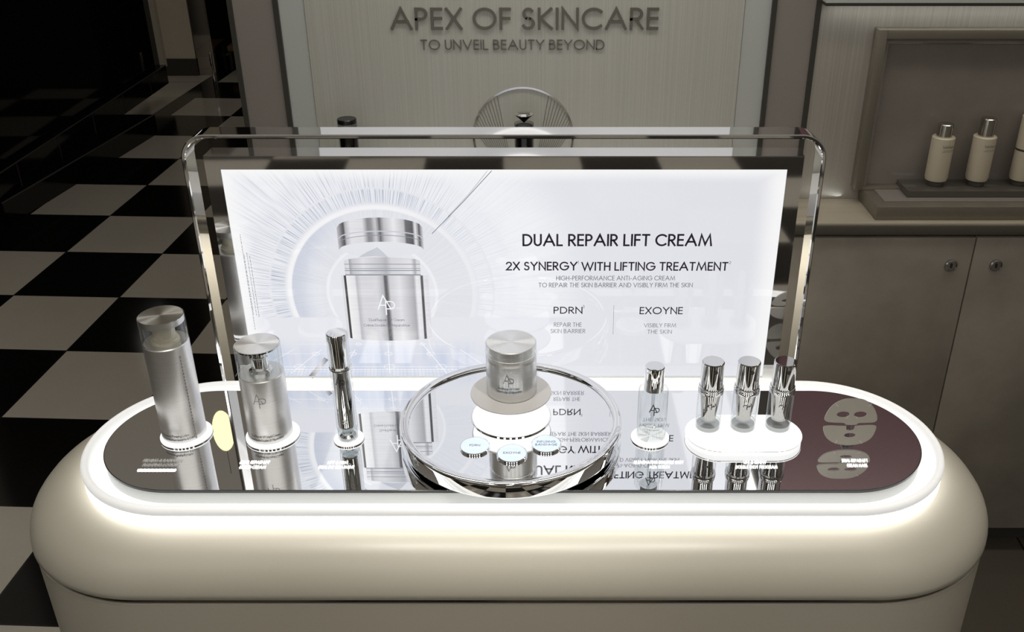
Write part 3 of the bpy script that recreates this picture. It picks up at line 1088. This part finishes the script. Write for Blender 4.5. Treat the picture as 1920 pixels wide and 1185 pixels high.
# bezel as one mitred loop: outer 0.75 x, inner lit opening
O = [(-.375, .8695), (-.375, 1.171), (.375, 1.171), (.375, .8695)]
I = [(-.3553, .8695), (-.3553, 1.1538), (.3553, 1.1538), (.3553, .8695)]
for i in range(3):
    a, b, c_, d_ = O[i], O[i + 1], I[i + 1], I[i]
    f = [bm.verts.new((x, 0, z)) for x, z in (a, b, c_, d_)]
    g = [bm.verts.new((x, D, z)) for x, z in (a, b, c_, d_)]
    bm.faces.new(f)
    bm.faces.new(list(reversed(g)))
    bm.faces.new((f[1], f[0], g[0], g[1]))
    bm.faces.new((f[3], f[2], g[2], g[3]))
    if i == 0:
        bm.faces.new((f[0], f[3], g[3], g[0]))
    if i == 2:
        bm.faces.new((f[2], f[1], g[1], g[2]))
bmesh.ops.remove_doubles(bm, verts=bm.verts, dist=1e-6)
es = [e for e in bm.edges if abs(e.verts[0].co.y - e.verts[1].co.y) < 1e-6 and len(e.link_faces) == 2 and abs(e.link_faces[0].normal.dot(e.link_faces[1].normal)) < .2 and max(abs(e.verts[0].co.x), abs(e.verts[1].co.x)) > .374]
bmesh.ops.bevel(bm, geom=es, offset=.0009, segments=2, affect='EDGES')
obj('bezel', bm, chrome, lp)
obj('base_block', bx(-.375, .375, .003, D, .819, .8693, .001), white_plastic, lp)
PO = Vector((0, 0, .85))       # the print keeps its own origin at the mirror level


def pobj(name, bm, mat, smooth=0, y=0.0):
    o = obj(name, bm, mat, None, smooth, loc=PO)
    o.parent = lp
    o.location = PO - lp_root
    return o


def uv_box(bm):
    xs = [v.co.x for v in bm.verts]
    zs = [v.co.z for v in bm.verts]
    x0, x1, z0, z1 = min(xs), max(xs), min(zs), max(zs)
    L = bm.loops.layers.uv.new('uv')
    for f in bm.faces:
        for l in f.loops:
            l[L].uv = ((l.vert.co.x - x0) / (x1 - x0), (l.vert.co.z - z0) / (z1 - z0))
    return bm


pobj('print_sheet', bx(-.3553, .3553, .0015, .004, .8515, 1.1538), print_m)


def pz(px, py, k=1):
    q = at(px, py, .0015)
    return (q.x, q.z)


Y1, Y2, Y3 = .0012, .0009, .0006
obj('sheet_foot', bx(-.3553, .3553, .0002, .004, .8492, .8514), pm('clear_edge', (.75, .78, .78), .15), lp)

# printed jar: strips across so the curved edges stay smooth


def curved(name, x0, x1, topf, botf, mat, y, n=28):
    bm = bmesh.new()
    up = [bm.verts.new((x0 + (x1 - x0) * k / n, y, topf(2 * k / n - 1))) for k in range(n + 1)]
    dn = [bm.verts.new((x0 + (x1 - x0) * k / n, y, botf(2 * k / n - 1))) for k in range(n + 1)]
    for k in range(n):
        bm.faces.new((dn[k], dn[k + 1], up[k + 1], up[k]))
    return pobj(name, uv_box(bm), mat)


def ell(z_end, z_mid):
    return lambda t: z_end + (z_mid - z_end) * math.sqrt(max(0, 1 - t * t))


zc = lambda py: at(720, py, .0015).z
xl, xr = pz(640, 518)[0], pz(803, 518)[0]
curved('printed_jar', xl, xr, ell(zc(516), zc(516.5)), ell(zc(631), zc(638.5)), pr_body, Y1)
x0, x1 = pz(646, 500)[0], pz(788, 500)[0]
curved('printed_jar', x0, x1, ell(zc(489), zc(482)), lambda t: zc(516.5), pr_neck, Y1)
for py, hh in ((495, .6), (503, .5), (507, .8), (515, 1.2)):
    curved('printed_jar', x0, x1, lambda t: zc(py - hh), lambda t: zc(py + hh), pr_line, Y2)
lx0, lx1 = pz(632.5, 440)[0], pz(793.5, 440)[0]
curved('printed_jar', lx0 + .002, lx1 - .002, ell(zc(455), zc(448)), ell(zc(466), zc(482)), pr_lens, Y1)
curved('printed_jar', lx0, lx1, ell(zc(427), zc(407.5)), ell(zc(468), zc(453)), pr_lid, Y2)
curved('printed_jar', lx0 + .001, lx1 - .001, ell(zc(446), zc(432)), ell(zc(448), zc(434)), pr_shade, Y3)
curved('printed_jar', lx0 + .001, lx1 - .001, ell(zc(455), zc(440)), ell(zc(456), zc(441.2)), pr_line, Y3)
bm = bmesh.new()
flat_xz(bm, [pz(672, 482), pz(700, 480), pz(728, 482), pz(716, 470), pz(707, 463), pz(702, 466), pz(688, 472)], Y2)
pobj('printed_cream', bm, pr_shade)
q = pz(722, 590)
zb = pz(722, 590)[1]
pobj('printed_logo', monogram(.0292, on_xz(pz(724, 570)[0], Y3, zb), .055), pr_white)
for s_, py, wpx, hh in (('Dual Repair Lift Cream', 601.5, 66, .0040), ('Cr\u00e8me Double Lift R\u00e9paratrice', 611.5, 86, .0040)):
    k = (pz(770, py)[0] - pz(690, py)[0]) / 80
    pobj('lettering', text(s_, hh, on_xz(pz(725.5, py)[0], Y3, zc(py)), wpx * k, .10, .16, 'c'), pr_mid)

# dropper at the top, pen at the bottom
bm = bmesh.new()
for (a, b, c_, w) in (((810, 438), (866, 381), (922, 320), .0009), ((840, 406), (880, 363), (914, 320), .0004)):
    ribbon(bm, [pz(*a), pz(*b), pz(*c_)], w, lambda x, y, d: (x, Y1, y))
pobj('printed_dropper', bm, pr_soft)
bm = bmesh.new()
ribbon(bm, [pz(583, 707), pz(612, 672)], .0068, lambda x, y, d: (x, Y1, y))
pobj('printed_pen', uv_box(bm), pr_steel)

# white grid lines and small rings of the printed floor
bm = bmesh.new()
Mz = lambda x, y, d: (x, Y1, y)
vpx, vpy = 722, 560
for bx_, w in ((470, .0006), (546, .0008), (640, .0010), (731, .0012), (838, .0012), (930, .0008)):
    f = lambda py: (vpx + (bx_ - vpx) * (py - vpy) / (700 - vpy), py)
    top = 641 if 640 < bx_ < 840 else 655
    ribbon(bm, [pz(*f(top)), pz(*f(700))], w, Mz)
for py, w, xa, xb in ((645, .0003, 560, 850), (663, .0004, 520, 890), (687.5, .0004, 470, 890), (693, .0010, 450, 880), (697, .0006, 450, 880)):
    ribbon(bm, [pz(xa, py), pz(xb, py)], w, Mz)
for bx_ in (546, 640, 731, 838):
    for py, rr in ((645, 5), (663, 7), (687.5, 10)):
        cxp = vpx + (bx_ - vpx) * (py - vpy) / (700 - vpy)
        ribbon(bm, [pz(cxp + rr * math.cos(a * PI / 12), py + rr * .42 * math.sin(a * PI / 12)) for a in range(25)], .0007, Mz)
pobj('printed_grid', bm, pr_white)
bm = bmesh.new()
for k in range(66):
    px = 450 + k * 6.8
    ribbon(bm, [pz(px - (722 - px) * .0, 690), pz(px + (px - 722) * .03, 705.5)], .0003, Mz)
pobj('printed_grid', bm, flat_print('print_fine_grid', (186, 192, 210)))

# main copy
for s_, xa, xb, pyt, pyb, w, mat, sl in (
        ('DUAL REPAIR LIFT CREAM', 981.5, 1333, 438.5, 461.5, .15, pr_dark, .0),
        ('2X SYNERGY', 950, 1081, 490.5, 507, .15, pr_dark, 0),
        ('WITH LIFTING TREATMENT', 1091, 1363, 491, 507.5, .15, pr_dark, 0),
        ('HIGH-PERFORMANCE ANTI-AGING CREAM', 1043.5, 1265, 517, 525.5, .115, pr_mid, 0),
        ('TO REPAIR THE SKIN BARRIER AND VISIBLY FIRM THE SKIN', 1010.5, 1298, 530, 538.5, .115, pr_mid, 0),
        ('PDRN', 1039, 1091, 575, 588, .14, pr_dark, 0),
        ('EXOYNE', 1200, 1278.5, 575.5, 589, .14, pr_dark, 0),
        ('REPAIR THE', 1039, 1090, 604.5, 612.5, .115, pr_soft, 0),
        ('SKIN BARRIER', 1032.5, 1097, 616.5, 624.5, .115, pr_soft, 0),
        ('VISIBLY FIRM', 1207.5, 1267, 606, 613.5, .115, pr_soft, 0),
        ('THE SKIN', 1214, 1259, 618, 625.5, .115, pr_soft, 0),
        ('1', 1083, 1084.5, 489, 494.5, .12, pr_mid, 0),
        ('2', 1367, 1370, 489.5, 495, .12, pr_mid, 0),
        ('3', 1093, 1095.5, 572, 577.5, .12, pr_mid, 0)):
    a, b = pz(xa, pyb), pz(xb, pyb)
    h = pz(xa, pyt)[1] - a[1]
    pobj('lettering', text(s_, h, on_xz(a[0], Y1, a[1]), b[0] - a[0], w, .24), mat)
bm = bmesh.new()
ribbon(bm, [pz(1151, 572), pz(1149.5, 627)], .0004, Mz)
pobj('printed_rule', bm, pr_mid)
bm = bmesh.new()
for (xt, yt, yb) in ((449.5, 440, 618), (457, 478, 590), (462, 474, 590), (467.5, 480, 592)):
    z1, z0 = at(xt, yt, 0).z, at(xt, yb, 0).z
    xx = at(xt, yt, 0).x
    z = z1
    while z > z0:
        l = random.uniform(.0015, .005)
        ribbon(bm, [(xx, z), (xx, z - l)], .0006, Mz)
        z -= l + random.uniform(.0006, .0016)
pobj('fine_print', bm, pr_soft)

# chrome loop standing round the panel
fr = thing('chrome_frame', 'polished chrome loop frame standing around the lit panel', 'frame', (0, .018, .819))
FT, FX, RC, TH = 1.1985, .4025, .033, .0055


def loop_path(o):
    pts = [(-FX + o, .819)]
    r = RC - o
    for k in range(15):
        a = PI - PI / 2 * k / 14
        pts.append((-FX + o + r + r * math.cos(a), FT - o - r + r * math.sin(a)))
    for k in range(15):
        a = PI / 2 - PI / 2 * k / 14
        pts.append((FX - o - r + r * math.cos(a), FT - o - r + r * math.sin(a)))
    pts.append((FX - o, .819))
    return pts


bm = bmesh.new()
sec = [(0, .0012), (.0012, 0), (TH - .0012, 0), (TH, .0012), (TH, .0335), (TH - .0012, .0347), (.0012, .0347), (0, .0335)]
rings = []
for (o, y) in sec:
    rings.append([bm.verts.new((x, y, z)) for x, z in loop_path(o)])
m = len(rings[0])
for q in range(len(sec)):
    a, b = rings[q], rings[(q + 1) % len(sec)]
    for i in range(m - 1):
        bm.faces.new((a[i], b[i], b[i + 1], a[i + 1]))
bm.faces.new([r[0] for r in rings])
bm.faces.new([r[-1] for r in reversed(rings)])
bmesh.ops.recalc_face_normals(bm, faces=bm.faces)
obj('loop', bm, chrome, fr)

# ================================================================== PRODUCTS ON THE MIRROR
MZ = .85


def plinth(x, y, r, h, label):
    p_ = thing('round_plinth', label, 'plinth', (x, y, MZ), 'small white plinths on the mirror')
    obj('disc', lt(x, y, [(r - .0006, MZ + .0013), (r, MZ + .0016), (r, MZ + h - .0006), (r - .0006, MZ + h), (0, MZ + h)], 72), glow_disc, p_)
    obj('foot', lt(x, y, [(r + .0001, MZ + .0001), (r + .0003, MZ + .0004), (r + .0003, MZ + .0012), (r - .0005, MZ + .0014)], 72), chrome_dark, p_)
    return p_


PH = .0035
plinth(-.4035, -.1410, .0318, PH, 'white lit round plinth under the tall lotion bottle')
plinth(-.2935, -.1420, .0335, PH, 'white lit round plinth under the liquid cream bottle')
plinth(-.1955, -.1510, .0187, PH, 'small white lit plinth under the slim eye stick')
plinth(.1838, -.1485, .0240, PH, 'white lit round plinth under the clear serum bottle')
BZ = MZ + PH


def radial_bottle(name, label, cat, x, y, z, r, zs, top, lines, has_band):
    """brushed bottle, clear cap over a dispenser, spun metal lid"""
    b = thing(name, label, cat, (x, y, z))
    zt = top
    obj('body', lt(x, y, [(r - .0012, z), (r, z + .0012), (r, zs - .0012), (r - .0012, zs), (0, zs)], 96), brushed, b)
    obj('cap', lt(x, y, [(r - .0002, zs + .0004), (r, zs + .001), (r, zt - .0005), (r - .0008, zt)], 96, False, False), acrylic, b)
    obj('cap_wall', lt(x, y, [(r - .0035, zt - .004), (r - .0035, zs + .002), (r - .0006, zs + .0006)], 96, False, False), acrylic, b)
    if has_band:
        obj('cap_ring', lt(x, y, [(r - .0008, zt - .0085), (r - .0008, zt - .0006)], 96, False, False), brushed, b)
    else:
        obj('cap_ring', lt(x, y, [(r - .0006, zt - .0022), (r - .0006, zt - .0004)], 96, False, False), chrome_dark, b)
    obj('lid', lt(x, y, [(r - .0014, zt - .0006), (r - .0014, zt - .0001), (0, zt - .0001)], 96, False), spun, b)
    return b


# tall lotion bottle
x, y = -.4062, -.1390
r, zs, zt = .0270, .9862, 1.0207
b = radial_bottle('lotion_bottle', 'tall brushed metal lotion bottle with a clear cap', 'bottle', x, y, BZ, r, zs, zt, None, True)
obj('nozzle', lt(x, y, [(.0165, zs), (.0165, zs + .003), (.0145, zs + .0045), (.0150, zs + .0060), (.0130, zs + .0075), (.0130, zt - .0075), (0, zt - .0075)]), pm('ivory_plastic', c3(236, 228, 206), .3), b)
obj('lettering', text('Performance Plumping Lotion', .0033, on_cyl(x, y, r + .0002, BZ + .0095, -.15), .040, .11, .16, 'c'), ink_grey, b, 0)
obj('lettering', text('Lotion Raffermissante & \u00c9clat', .0033, on_cyl(x, y, r + .0002, BZ + .0042, .05), .042, .11, .16, 'c'), ink_grey, b, 0)
bm = bmesh.new()
for k in range(26):
    zz = zs - .012 - k * .0046
    ribbon(bm, [(0, zz - BZ), (0, zz - BZ - .0034)], .0016 if k % 5 else .0022, on_cyl(x, y, r + .0002, BZ, .88))
obj('fine_print', bm, engraved, b, 0)
# liquid cream bottle
x, y = -.2963, -.1410
r, zs, zt = .0274, .9440, .9828
b = radial_bottle('liquid_cream_bottle', 'shorter brushed metal pump bottle with a clear cap', 'bottle', x, y, BZ, r, zs, zt, None, False)
obj('pump', lt(x, y, [(.0140, zs), (.0140, zs + .003), (.0110, zs + .005), (.0105, zs + .0055), (.0105, zs + .0195), (.0110, zs + .020), (.0110, zs + .0215), (.0085, zs + .0222), (.0085, zt - .003), (0, zt - .003)]), chrome, b)
obj('logo', monogram(.0195, on_cyl(x, y, r + .0002, at(495, 766, y - r).z, .05), .05), engraved, b, 0)
obj('lettering', text('Dual Repair Lift Liquid Cream', .0033, on_cyl(x, y, r + .0002, BZ + .0105, .05), .038, .11, .16, 'c'), ink_grey, b, 0)
obj('lettering', text('Cr\u00e8me Liquide Double Lift R\u00e9paratrice', .0033, on_cyl(x, y, r + .0002, BZ + .0050, .05), .046, .11, .16, 'c'), ink_grey, b, 0)

# slim eye stick
x, y = -.1962, -.1505
b = thing('eye_stick', 'slim mirrored eye treatment stick in clear acrylic', 'bottle', (x, y, BZ))
r, zt, zm = .0130, 1.0037, .9582
obj('base_glass', lt(x, y, [(r * .92, BZ), (r * .95, BZ + .001), (r * .95, BZ + .0130), (r * .7, BZ + .0145), (0, BZ + .0145)]), acrylic_thick, b)
obj('base_core', lt(x, y, [(r * .8, BZ + .0006), (r * .8, BZ + .0035), (r * .55, BZ + .006), (r * .55, BZ + .010)]), MATS['inner_silver'], b)
obj('shell', lt(x, y, [(r * .95, BZ + .0130), (r, BZ + .0165), (r, zm - .001)], 64, False, False), acrylic, b)
obj('barrel', lt(x, y, [(r * .80, BZ + .018), (r * .84, BZ + .021), (r * .84, zm - .006), (r * .9, zm - .004)]), chrome, b)
obj('collar', lt(x, y, [(r + .0003, zm - .0035), (r + .0006, zm - .003), (r + .0003, zm - .0018), (r + .0006, zm - .0008), (r, zm)]), chrome, b)
obj('cap', lt(x, y, [(r * .86, zm), (r * .86, zt - .0105), (r * .93, zt - .010), (r * .93, zt - .0015), (r * .88, zt - .0006), (0, zt - .0006)]), chrome, b)
obj('cap_shell', lt(x, y, [(r, zm), (r, zt - .0006), (r * .95, zt)], 64, False, False), acrylic, b)
obj('logo', monogram(.0150, on_cyl(x, y, r * .84 + .0003, at(637, 730, y - r).z, .0), .075), ink_dark, b, 0)
bm = bmesh.new()
for dz in (.0, .0040):
    ribbon(bm, [(-.0024, dz + .0018), (0, dz), (.0024, dz + .0018)], .0011, on_cyl(x, y, r * .84 + .0003, BZ + .026, 0))
obj('arrow_mark', bm, white_plastic, b, 0)

# clear serum bottle
x, y = .1852, -.1470
b = thing('serum_bottle', 'clear glass serum bottle with a polished chrome cap', 'bottle', (x, y, BZ))
r, zs, zt = .0184, .9242, .9552
obj('glass_body', lt(x, y, [(0, BZ), (r - .0015, BZ), (r, BZ + .0015), (r, zs - .0025), (r - .0006, zs - .0010), (r - .0020, zs - .0002), (.0124, zs)], 72, False), acrylic, b)
obj('glass_base', lt(x, y, [(r - .0022, BZ + .0004), (r - .0008, BZ + .0015), (r - .0008, BZ + .0080), (r - .0045, BZ + .0102), (0, BZ + .0104)], 72), acrylic, b)
bm = lt(x, y, [(0, BZ + .0105), (r - .0045, BZ + .0105), (r - .0026, BZ + .0125), (r - .0026, zs - .010), (r - .006, zs - .0065), (.0115, zs - .0055)], 72, False)
bmesh.ops.reverse_faces(bm, faces=bm.faces)
obj('inner_wall', bm, clear('inner_glass_face', (.985, .99, .99), 1.25), b)
obj('cap', lt(x, y, [(.0118, zs - .002), (.0122, zs - .001), (.0120, zt - .001), (.0112, zt), (0, zt)]), chrome, b)
obj('pipette', lt(x, y, [(.0018, BZ + .022), (.0022, BZ + .024), (.0022, zs - .006)], 24), clear('pipette_glass', (.85, .87, .87), 1.5), b)
obj('logo', monogram(.0158, on_cyl(x, y, r + .0002, at(1228, 780, y - r).z, .0), .075), ink_dark, b, 0)
obj('lettering', text('Rejuvenating Booster', .0026, on_cyl(x, y, r + .0002, BZ + .0235), .026, .11, .16, 'c'), ink_grey, b, 0)
obj('lettering', text('M.D. Serum', .0026, on_cyl(x, y, r + .0002, BZ + .0190), .014, .11, .16, 'c'), ink_grey, b, 0)

# long plinth and three shot bottles
pp = thing('long_plinth', 'white lit pill shaped plinth carrying three chrome bottles', 'plinth', (.3012, -.148, MZ))
PP = (.3012, -.1480, .0732, .0402, .0402)
obj('slab', lf(PP, [(-.0010, .8574), (0, .8577), (0, .8586), (-.0005, .8590)]), glow_disc, pp)
obj('lower_slab', lf(PP, [(-.0020, .8502), (-.0008, .8505), (-.0008, .8566), (-.002, .8569)]), glow_disc, pp)
obj('seam', lf(PP, [(-.0006, .8568), (-.0002, .8571), (-.0002, .8574), (-.0008, .8575)]), chrome_dark, pp)
x, y, z = .2580, -.1350, .859
sb = thing('shot_bottle', 'chrome and clear shot bottle, first of three from the serum', 'bottle', (x, y, z), 'shot bottles on the long plinth')
r, zt, zm = .0156, .9550, .9163
obj('base_glass', lt(x, y, [(r - .001, z), (r, z + .001), (r, z + .0095), (r - .004, z + .0125), (0, z + .0125)]), acrylic_thin, sb)
obj('base_disc', lt(x, y, [(r - .0012, z + .0002), (r - .0012, z + .006)]), pm('grey_base', (.6, .6, .6), .15, .6), sb)
obj('shell', lt(x, y, [(r, z + .0095), (r, zm - .004)], 64, False, False), acrylic, sb)
obj('vial', lt(x, y, [(.0070, z + .0115), (.0092, z + .0130), (.0122, zm - .012), (.0132, zm - .003)]), chrome_dark, sb)
obj('collar', lt(x, y, [(r + .0002, zm - .0045), (r + .0004, zm - .004), (r + .0004, zm + .0002), (r - .0002, zm + .001), (r, zm + .0018), (r - .0004, zm + .0042), (r - .001, zm + .005)]), chrome_cap, sb)
cp = obj('cap', lt(x, y, [(r - .0014, zm + .003), (r - .0018, zt - .0012), (r - .0026, zt - .0002), (r - .0030, zt), (0, zt)]), chrome_cap, sb)
bm = bmesh.new()
for rr, mat_k in ((.0026, 0),):
    pts = [(rr * math.cos(a * PI / 12), -.0088 + rr * math.sin(a * PI / 12)) for a in range(24)]
    M = on_cyl(x, y, r - .0014, zt, .12)
    bm.faces.new([bm.verts.new(M(px_, py_, 0)) for px_, py_ in pts])
obj('spray_hole', bm, ink_dark, cp, 0)
obj('logo', monogram(.0132, on_cyl(x, y, .0118, at(1338, 769, y - .012).z, .05), .075), ink_dark, sb, 0)
copy_thing(sb, (.3023, -.1350, z), 'chrome and clear shot bottle, middle one on the long plinth')
copy_thing(sb, (.3467, -.1350, z), 'chrome and clear shot bottle nearest the face mask')

# face mask on a clear stand
mk = thing('mask_stand', 'small grey face mask shape in two pieces on a clear stand', 'face mask', (.430, -.160, MZ))
Zb, Zt_, Yb, Yt = .8545, .9100, -.1670, -.1500
LEN = math.hypot(Zt_ - Zb, Yt - Yb)


def mplane(u, v, d):
    """u across, v up the tilted plate (0..1), d towards the viewer"""
    ny, nz = -(Zt_ - Zb) / LEN, (Yt - Yb) / LEN
    return (.4296 + u * .0645 + .003 * (v - .5), Yb + (Yt - Yb) * v + ny * d, Zb + (Zt_ - Zb) * v + nz * d)


def mask_piece(name, outline, holes):
    bm = bmesh.new()
    es_ = []
    for loop_ in [outline] + holes:
        vs2 = [bm.verts.new((u, v, 0)) for u, v in loop_]
        es_ += [bm.edges.new((vs2[i], vs2[(i + 1) % len(vs2)])) for i in range(len(vs2))]
    bmesh.ops.triangle_fill(bm, edges=es_, use_beauty=True)
    kill = []
    for f in bm.faces:
        c_ = f.calc_center_median()
        for h in holes:
            hu = sum(p_[0] for p_ in h) / len(h)
            hv = sum(p_[1] for p_ in h) / len(h)
            ru = max(abs(p_[0] - hu) for p_ in h)
            rv = max(abs(p_[1] - hv) for p_ in h)
            if ((c_.x - hu) / ru) ** 2 + ((c_.y - hv) / rv) ** 2 < .9:
                kill.append(f)
                break
    if kill:
        bmesh.ops.delete(bm, geom=kill, context='FACES_ONLY')
    ret = bmesh.ops.extrude_face_region(bm, geom=list(bm.faces))
    for e in ret['geom']:
        if isinstance(e, bmesh.types.BMVert):
            e.co.z += .0018
    for v_ in bm.verts:
        v_.co = mplane(v_.co.x, v_.co.y, v_.co.z)
    bmesh.ops.recalc_face_normals(bm, faces=bm.faces)
    return obj(name, bm, pm(name + '_film', c3(172, 167, 158), .32, .15), mk, 30)


def smooth_loop(pts, it=3):
    for _ in range(it):
        q = []
        for i in range(len(pts)):
            a, b2 = pts[i], pts[(i + 1) % len(pts)]
            q += [(a[0] * .75 + b2[0] * .25, a[1] * .75 + b2[1] * .25), (a[0] * .25 + b2[0] * .75, a[1] * .25 + b2[1] * .75)]
        pts = q
    return pts


ey = lambda cx_: [(cx_ + .125 * math.cos(a * PI / 12), .66 + .065 * math.sin(a * PI / 12)) for a in range(24)]
mask_piece('upper_mask', smooth_loop([(-.50, .50), (-.51, .62), (-.40, .86), (-.20, 1.0), (.0, 1.01), (.22, 1.0), (.40, .85), (.50, .63), (.50, .49), (.30, .475), (.13, .475), (.13, .43), (-.10, .43), (-.10, .475), (-.30, .48)], 3), [ey(-.16), ey(.17)])
mp = [(-.50, .42), (-.10, .40), (-.075, .40), (-.07, .305), (.085, .305), (.09, .40), (.12, .41), (.49, .43), (.51, .36), (.44, .13), (.26, .01), (.0, -.03), (-.26, .01), (-.44, .13), (-.52, .34)]
mask_piece('lower_mask', smooth_loop(mp, 2), [[(.01 + .115 * math.cos(a * PI / 12), .20 + .05 * math.sin(a * PI / 12)) for a in range(24)]])
slit_m = pm('slit_edge', c3(205, 200, 188), .3)
for (u0, v0, u1, v1) in ((-.33, .90, -.27, .84), (.30, .84, .36, .90), (-.10, .57, -.06, .62), (.12, .57, .08, .62), (-.26, .02, -.22, .09), (.26, .02, .21, .09)):
    bm = bmesh.new()
    ribbon(bm, [(u0, v0), (u1, v1)], .014, lambda a, b2, d: mplane(a, b2, .0021))
    obj('slit', bm, slit_m, mk, 0)
bm = bmesh.new()
tube(bm, [(.430, -.1555, .8502), (.430, -.1525, .890)], .0035, 16)
box(bm, .4215, .4375, -.166, -.150, .8501, .8525, .0004)
obj('clear_rod', bm, acrylic_thick, mk)

# ================================================================== ROUND MIRROR TRAY WITH JAR
TX, TY = .0085, -.140
rt = thing('round_tray', 'round mirror tray with a polished chrome rim', 'tray', (TX, TY, MZ))
obj('rim', lt(TX, TY, [(.1283, .8735), (.1284, .8762), (.1290, .8770), (.1298, .8773), (.1372, .8773), (.1384, .8768), (.1391, .8757), (.1393, .8740), (.1393, .8590), (.1388, .8572), (.1375, .8562), (.1300, .8562)], 160, False, False), chrome, rt, 45)
obj('mirror_plate', lt(TX, TY, [(.1310, .8562), (.1310, .8600), (.1290, .8700), (.1288, .8730), (0, .8730)], 128), mirror, rt)
obj('foot', lt(TX, TY + .02, [(.085, .8501), (.085, .8562)], 96), chrome_dark, rt)
TZ = .8730

JX, JY = .0085, -.1240
st = thing('jar_stand', 'raised grey disc stand over a white lit base in the round tray', 'stand', (JX, JY, TZ))
obj('base', lt(JX, JY - .008, [(.0490, TZ + .0001), (.0490, TZ + .0013), (0, TZ + .0013)], 96), glow_disc, st)
obj('base_ring', lt(JX, JY - .008, [(.0508, TZ + .0001), (.0508, TZ + .0012), (.0506, TZ + .0016), (.0496, TZ + .0016), (.0490, TZ + .0012)], 96, False, False), chrome, st)
obj('peg', lt(JX, JY, [(.004, TZ + .0013), (.004, .9012)], 24), white_plastic, st)
obj('underside', lt(JX, JY, [(0, .9012), (.0496, .9012), (.0496, .9022)], 96, False), glow_disc, st)
obj('plate', lt(JX, JY, [(.0500, .9022), (.0507, .9026), (.0507, .9036), (.0503, .9040), (0, .9040)], 96), grey_frost, st)

x, y, z = JX + .001, JY + .003, .904
jr = thing('cream_jar', 'brushed metal cream jar on the raised grey disc', 'jar', (x, y, z))
r, zs, zt = .0315, .9545, .9745
obj('body', lt(x, y, [(r - .0012, z), (r - .0004, z + .0012), (r - .0004, zs - .001), (r - .0012, zs), (0, zs)], 96), brushed, jr)
obj('body_shell', lt(x, y, [(r, z + .0015), (r, zs)], 96, False, False), acrylic, jr)
obj('neck', lt(x, y, [(r - .003, zs), (r - .003, zs + .0035), (r - .0022, zs + .004), (r - .0022, zs + .0055), (r - .003, zs + .006), (r - .003, zt - .009)], 96), brushed, jr)
ld = obj('lid', lt(x, y, [(r - .0012, zt - .0085), (r - .0008, zt - .0080), (r - .0008, zt - .0008), (r - .0014, zt - .0002)], 96, True, False), brushed, jr)
obj('lid_top', lt(x, y, [(r - .0014, zt - .0003), (r - .0014, zt - .0001), (0, zt - .0001)], 96, False), spun, ld)
obj('lid_shell', lt(x, y, [(r, zs + .0006), (r, zt - .0006), (r - .0006, zt)], 96, False, False), acrylic, ld)
obj('logo', monogram(.0172, on_cyl(x, y, r + .0003, at(951, 727, y - r).z, -.08), .05), engraved, jr, 0)
obj('lettering', text('Dual Repair Lift Cream', .0030, on_cyl(x, y, r + .0003, at(951, 732.5, y - r).z, -.08), .027, .12, .16, 'c'), ink_grey, jr, 0)
obj('lettering', text('Cr\u00e8me Double Lift R\u00e9paratrice', .0032, on_cyl(x, y, r + .0003, at(951, 738.5, y - r).z, -.08), .034, .12, .16, 'c'), ink_grey, jr, 0)

dome_m = clear('dome_glass', (.97, .985, 1.0), 1.42)
for (x, y, lines, lab) in ((-.0328, -.2010, ['PDRN'], 'small glass dome badge reading PDRN'),
                           (.0123, -.2165, ['EXOYNE'], 'small glass dome badge reading EXOYNE'),
                           (.0530, -.1970, ['INFUSING', 'BANDAGE'], 'small glass dome badge reading INFUSING BANDAGE')):
    g = thing('dome_badge', lab, 'badge', (x, y, TZ), 'glass dome badges on the round tray')
    r = .0182
    obj('base', lt(x, y, [(r - .0006, TZ + .0001), (r, TZ + .0006), (r, TZ + .0024), (r - .0010, TZ + .0030), (0, TZ + .0030)], 64), chrome, g)
    obj('face', lt(x, y, [(r - .0012, TZ + .0031), (0, TZ + .0032)], 64, False), emit('badge_face_' + lines[0].lower(), c3(216, 230, 250), .5, (.55, .62, .70)), g)
    for k, s_ in enumerate(lines):
        bm = text(s_, .0042, on_floor(x, y - .0020 + (.0034 if len(lines) == 2 else 0) - k * .0062, TZ + .0036), None, .13, .26, 'c')
        obj('lettering', bm, pr_mid, g, 0)
    pf = [(r - .0008, TZ + .0030)] + [((r - .0008) * math.cos(a * PI / 24), TZ + .0030 + .0048 * math.sin(a * PI / 24)) for a in range(1, 13)]
    obj('dome', lt(x, y, pf, 64, False, False), dome_m, g)
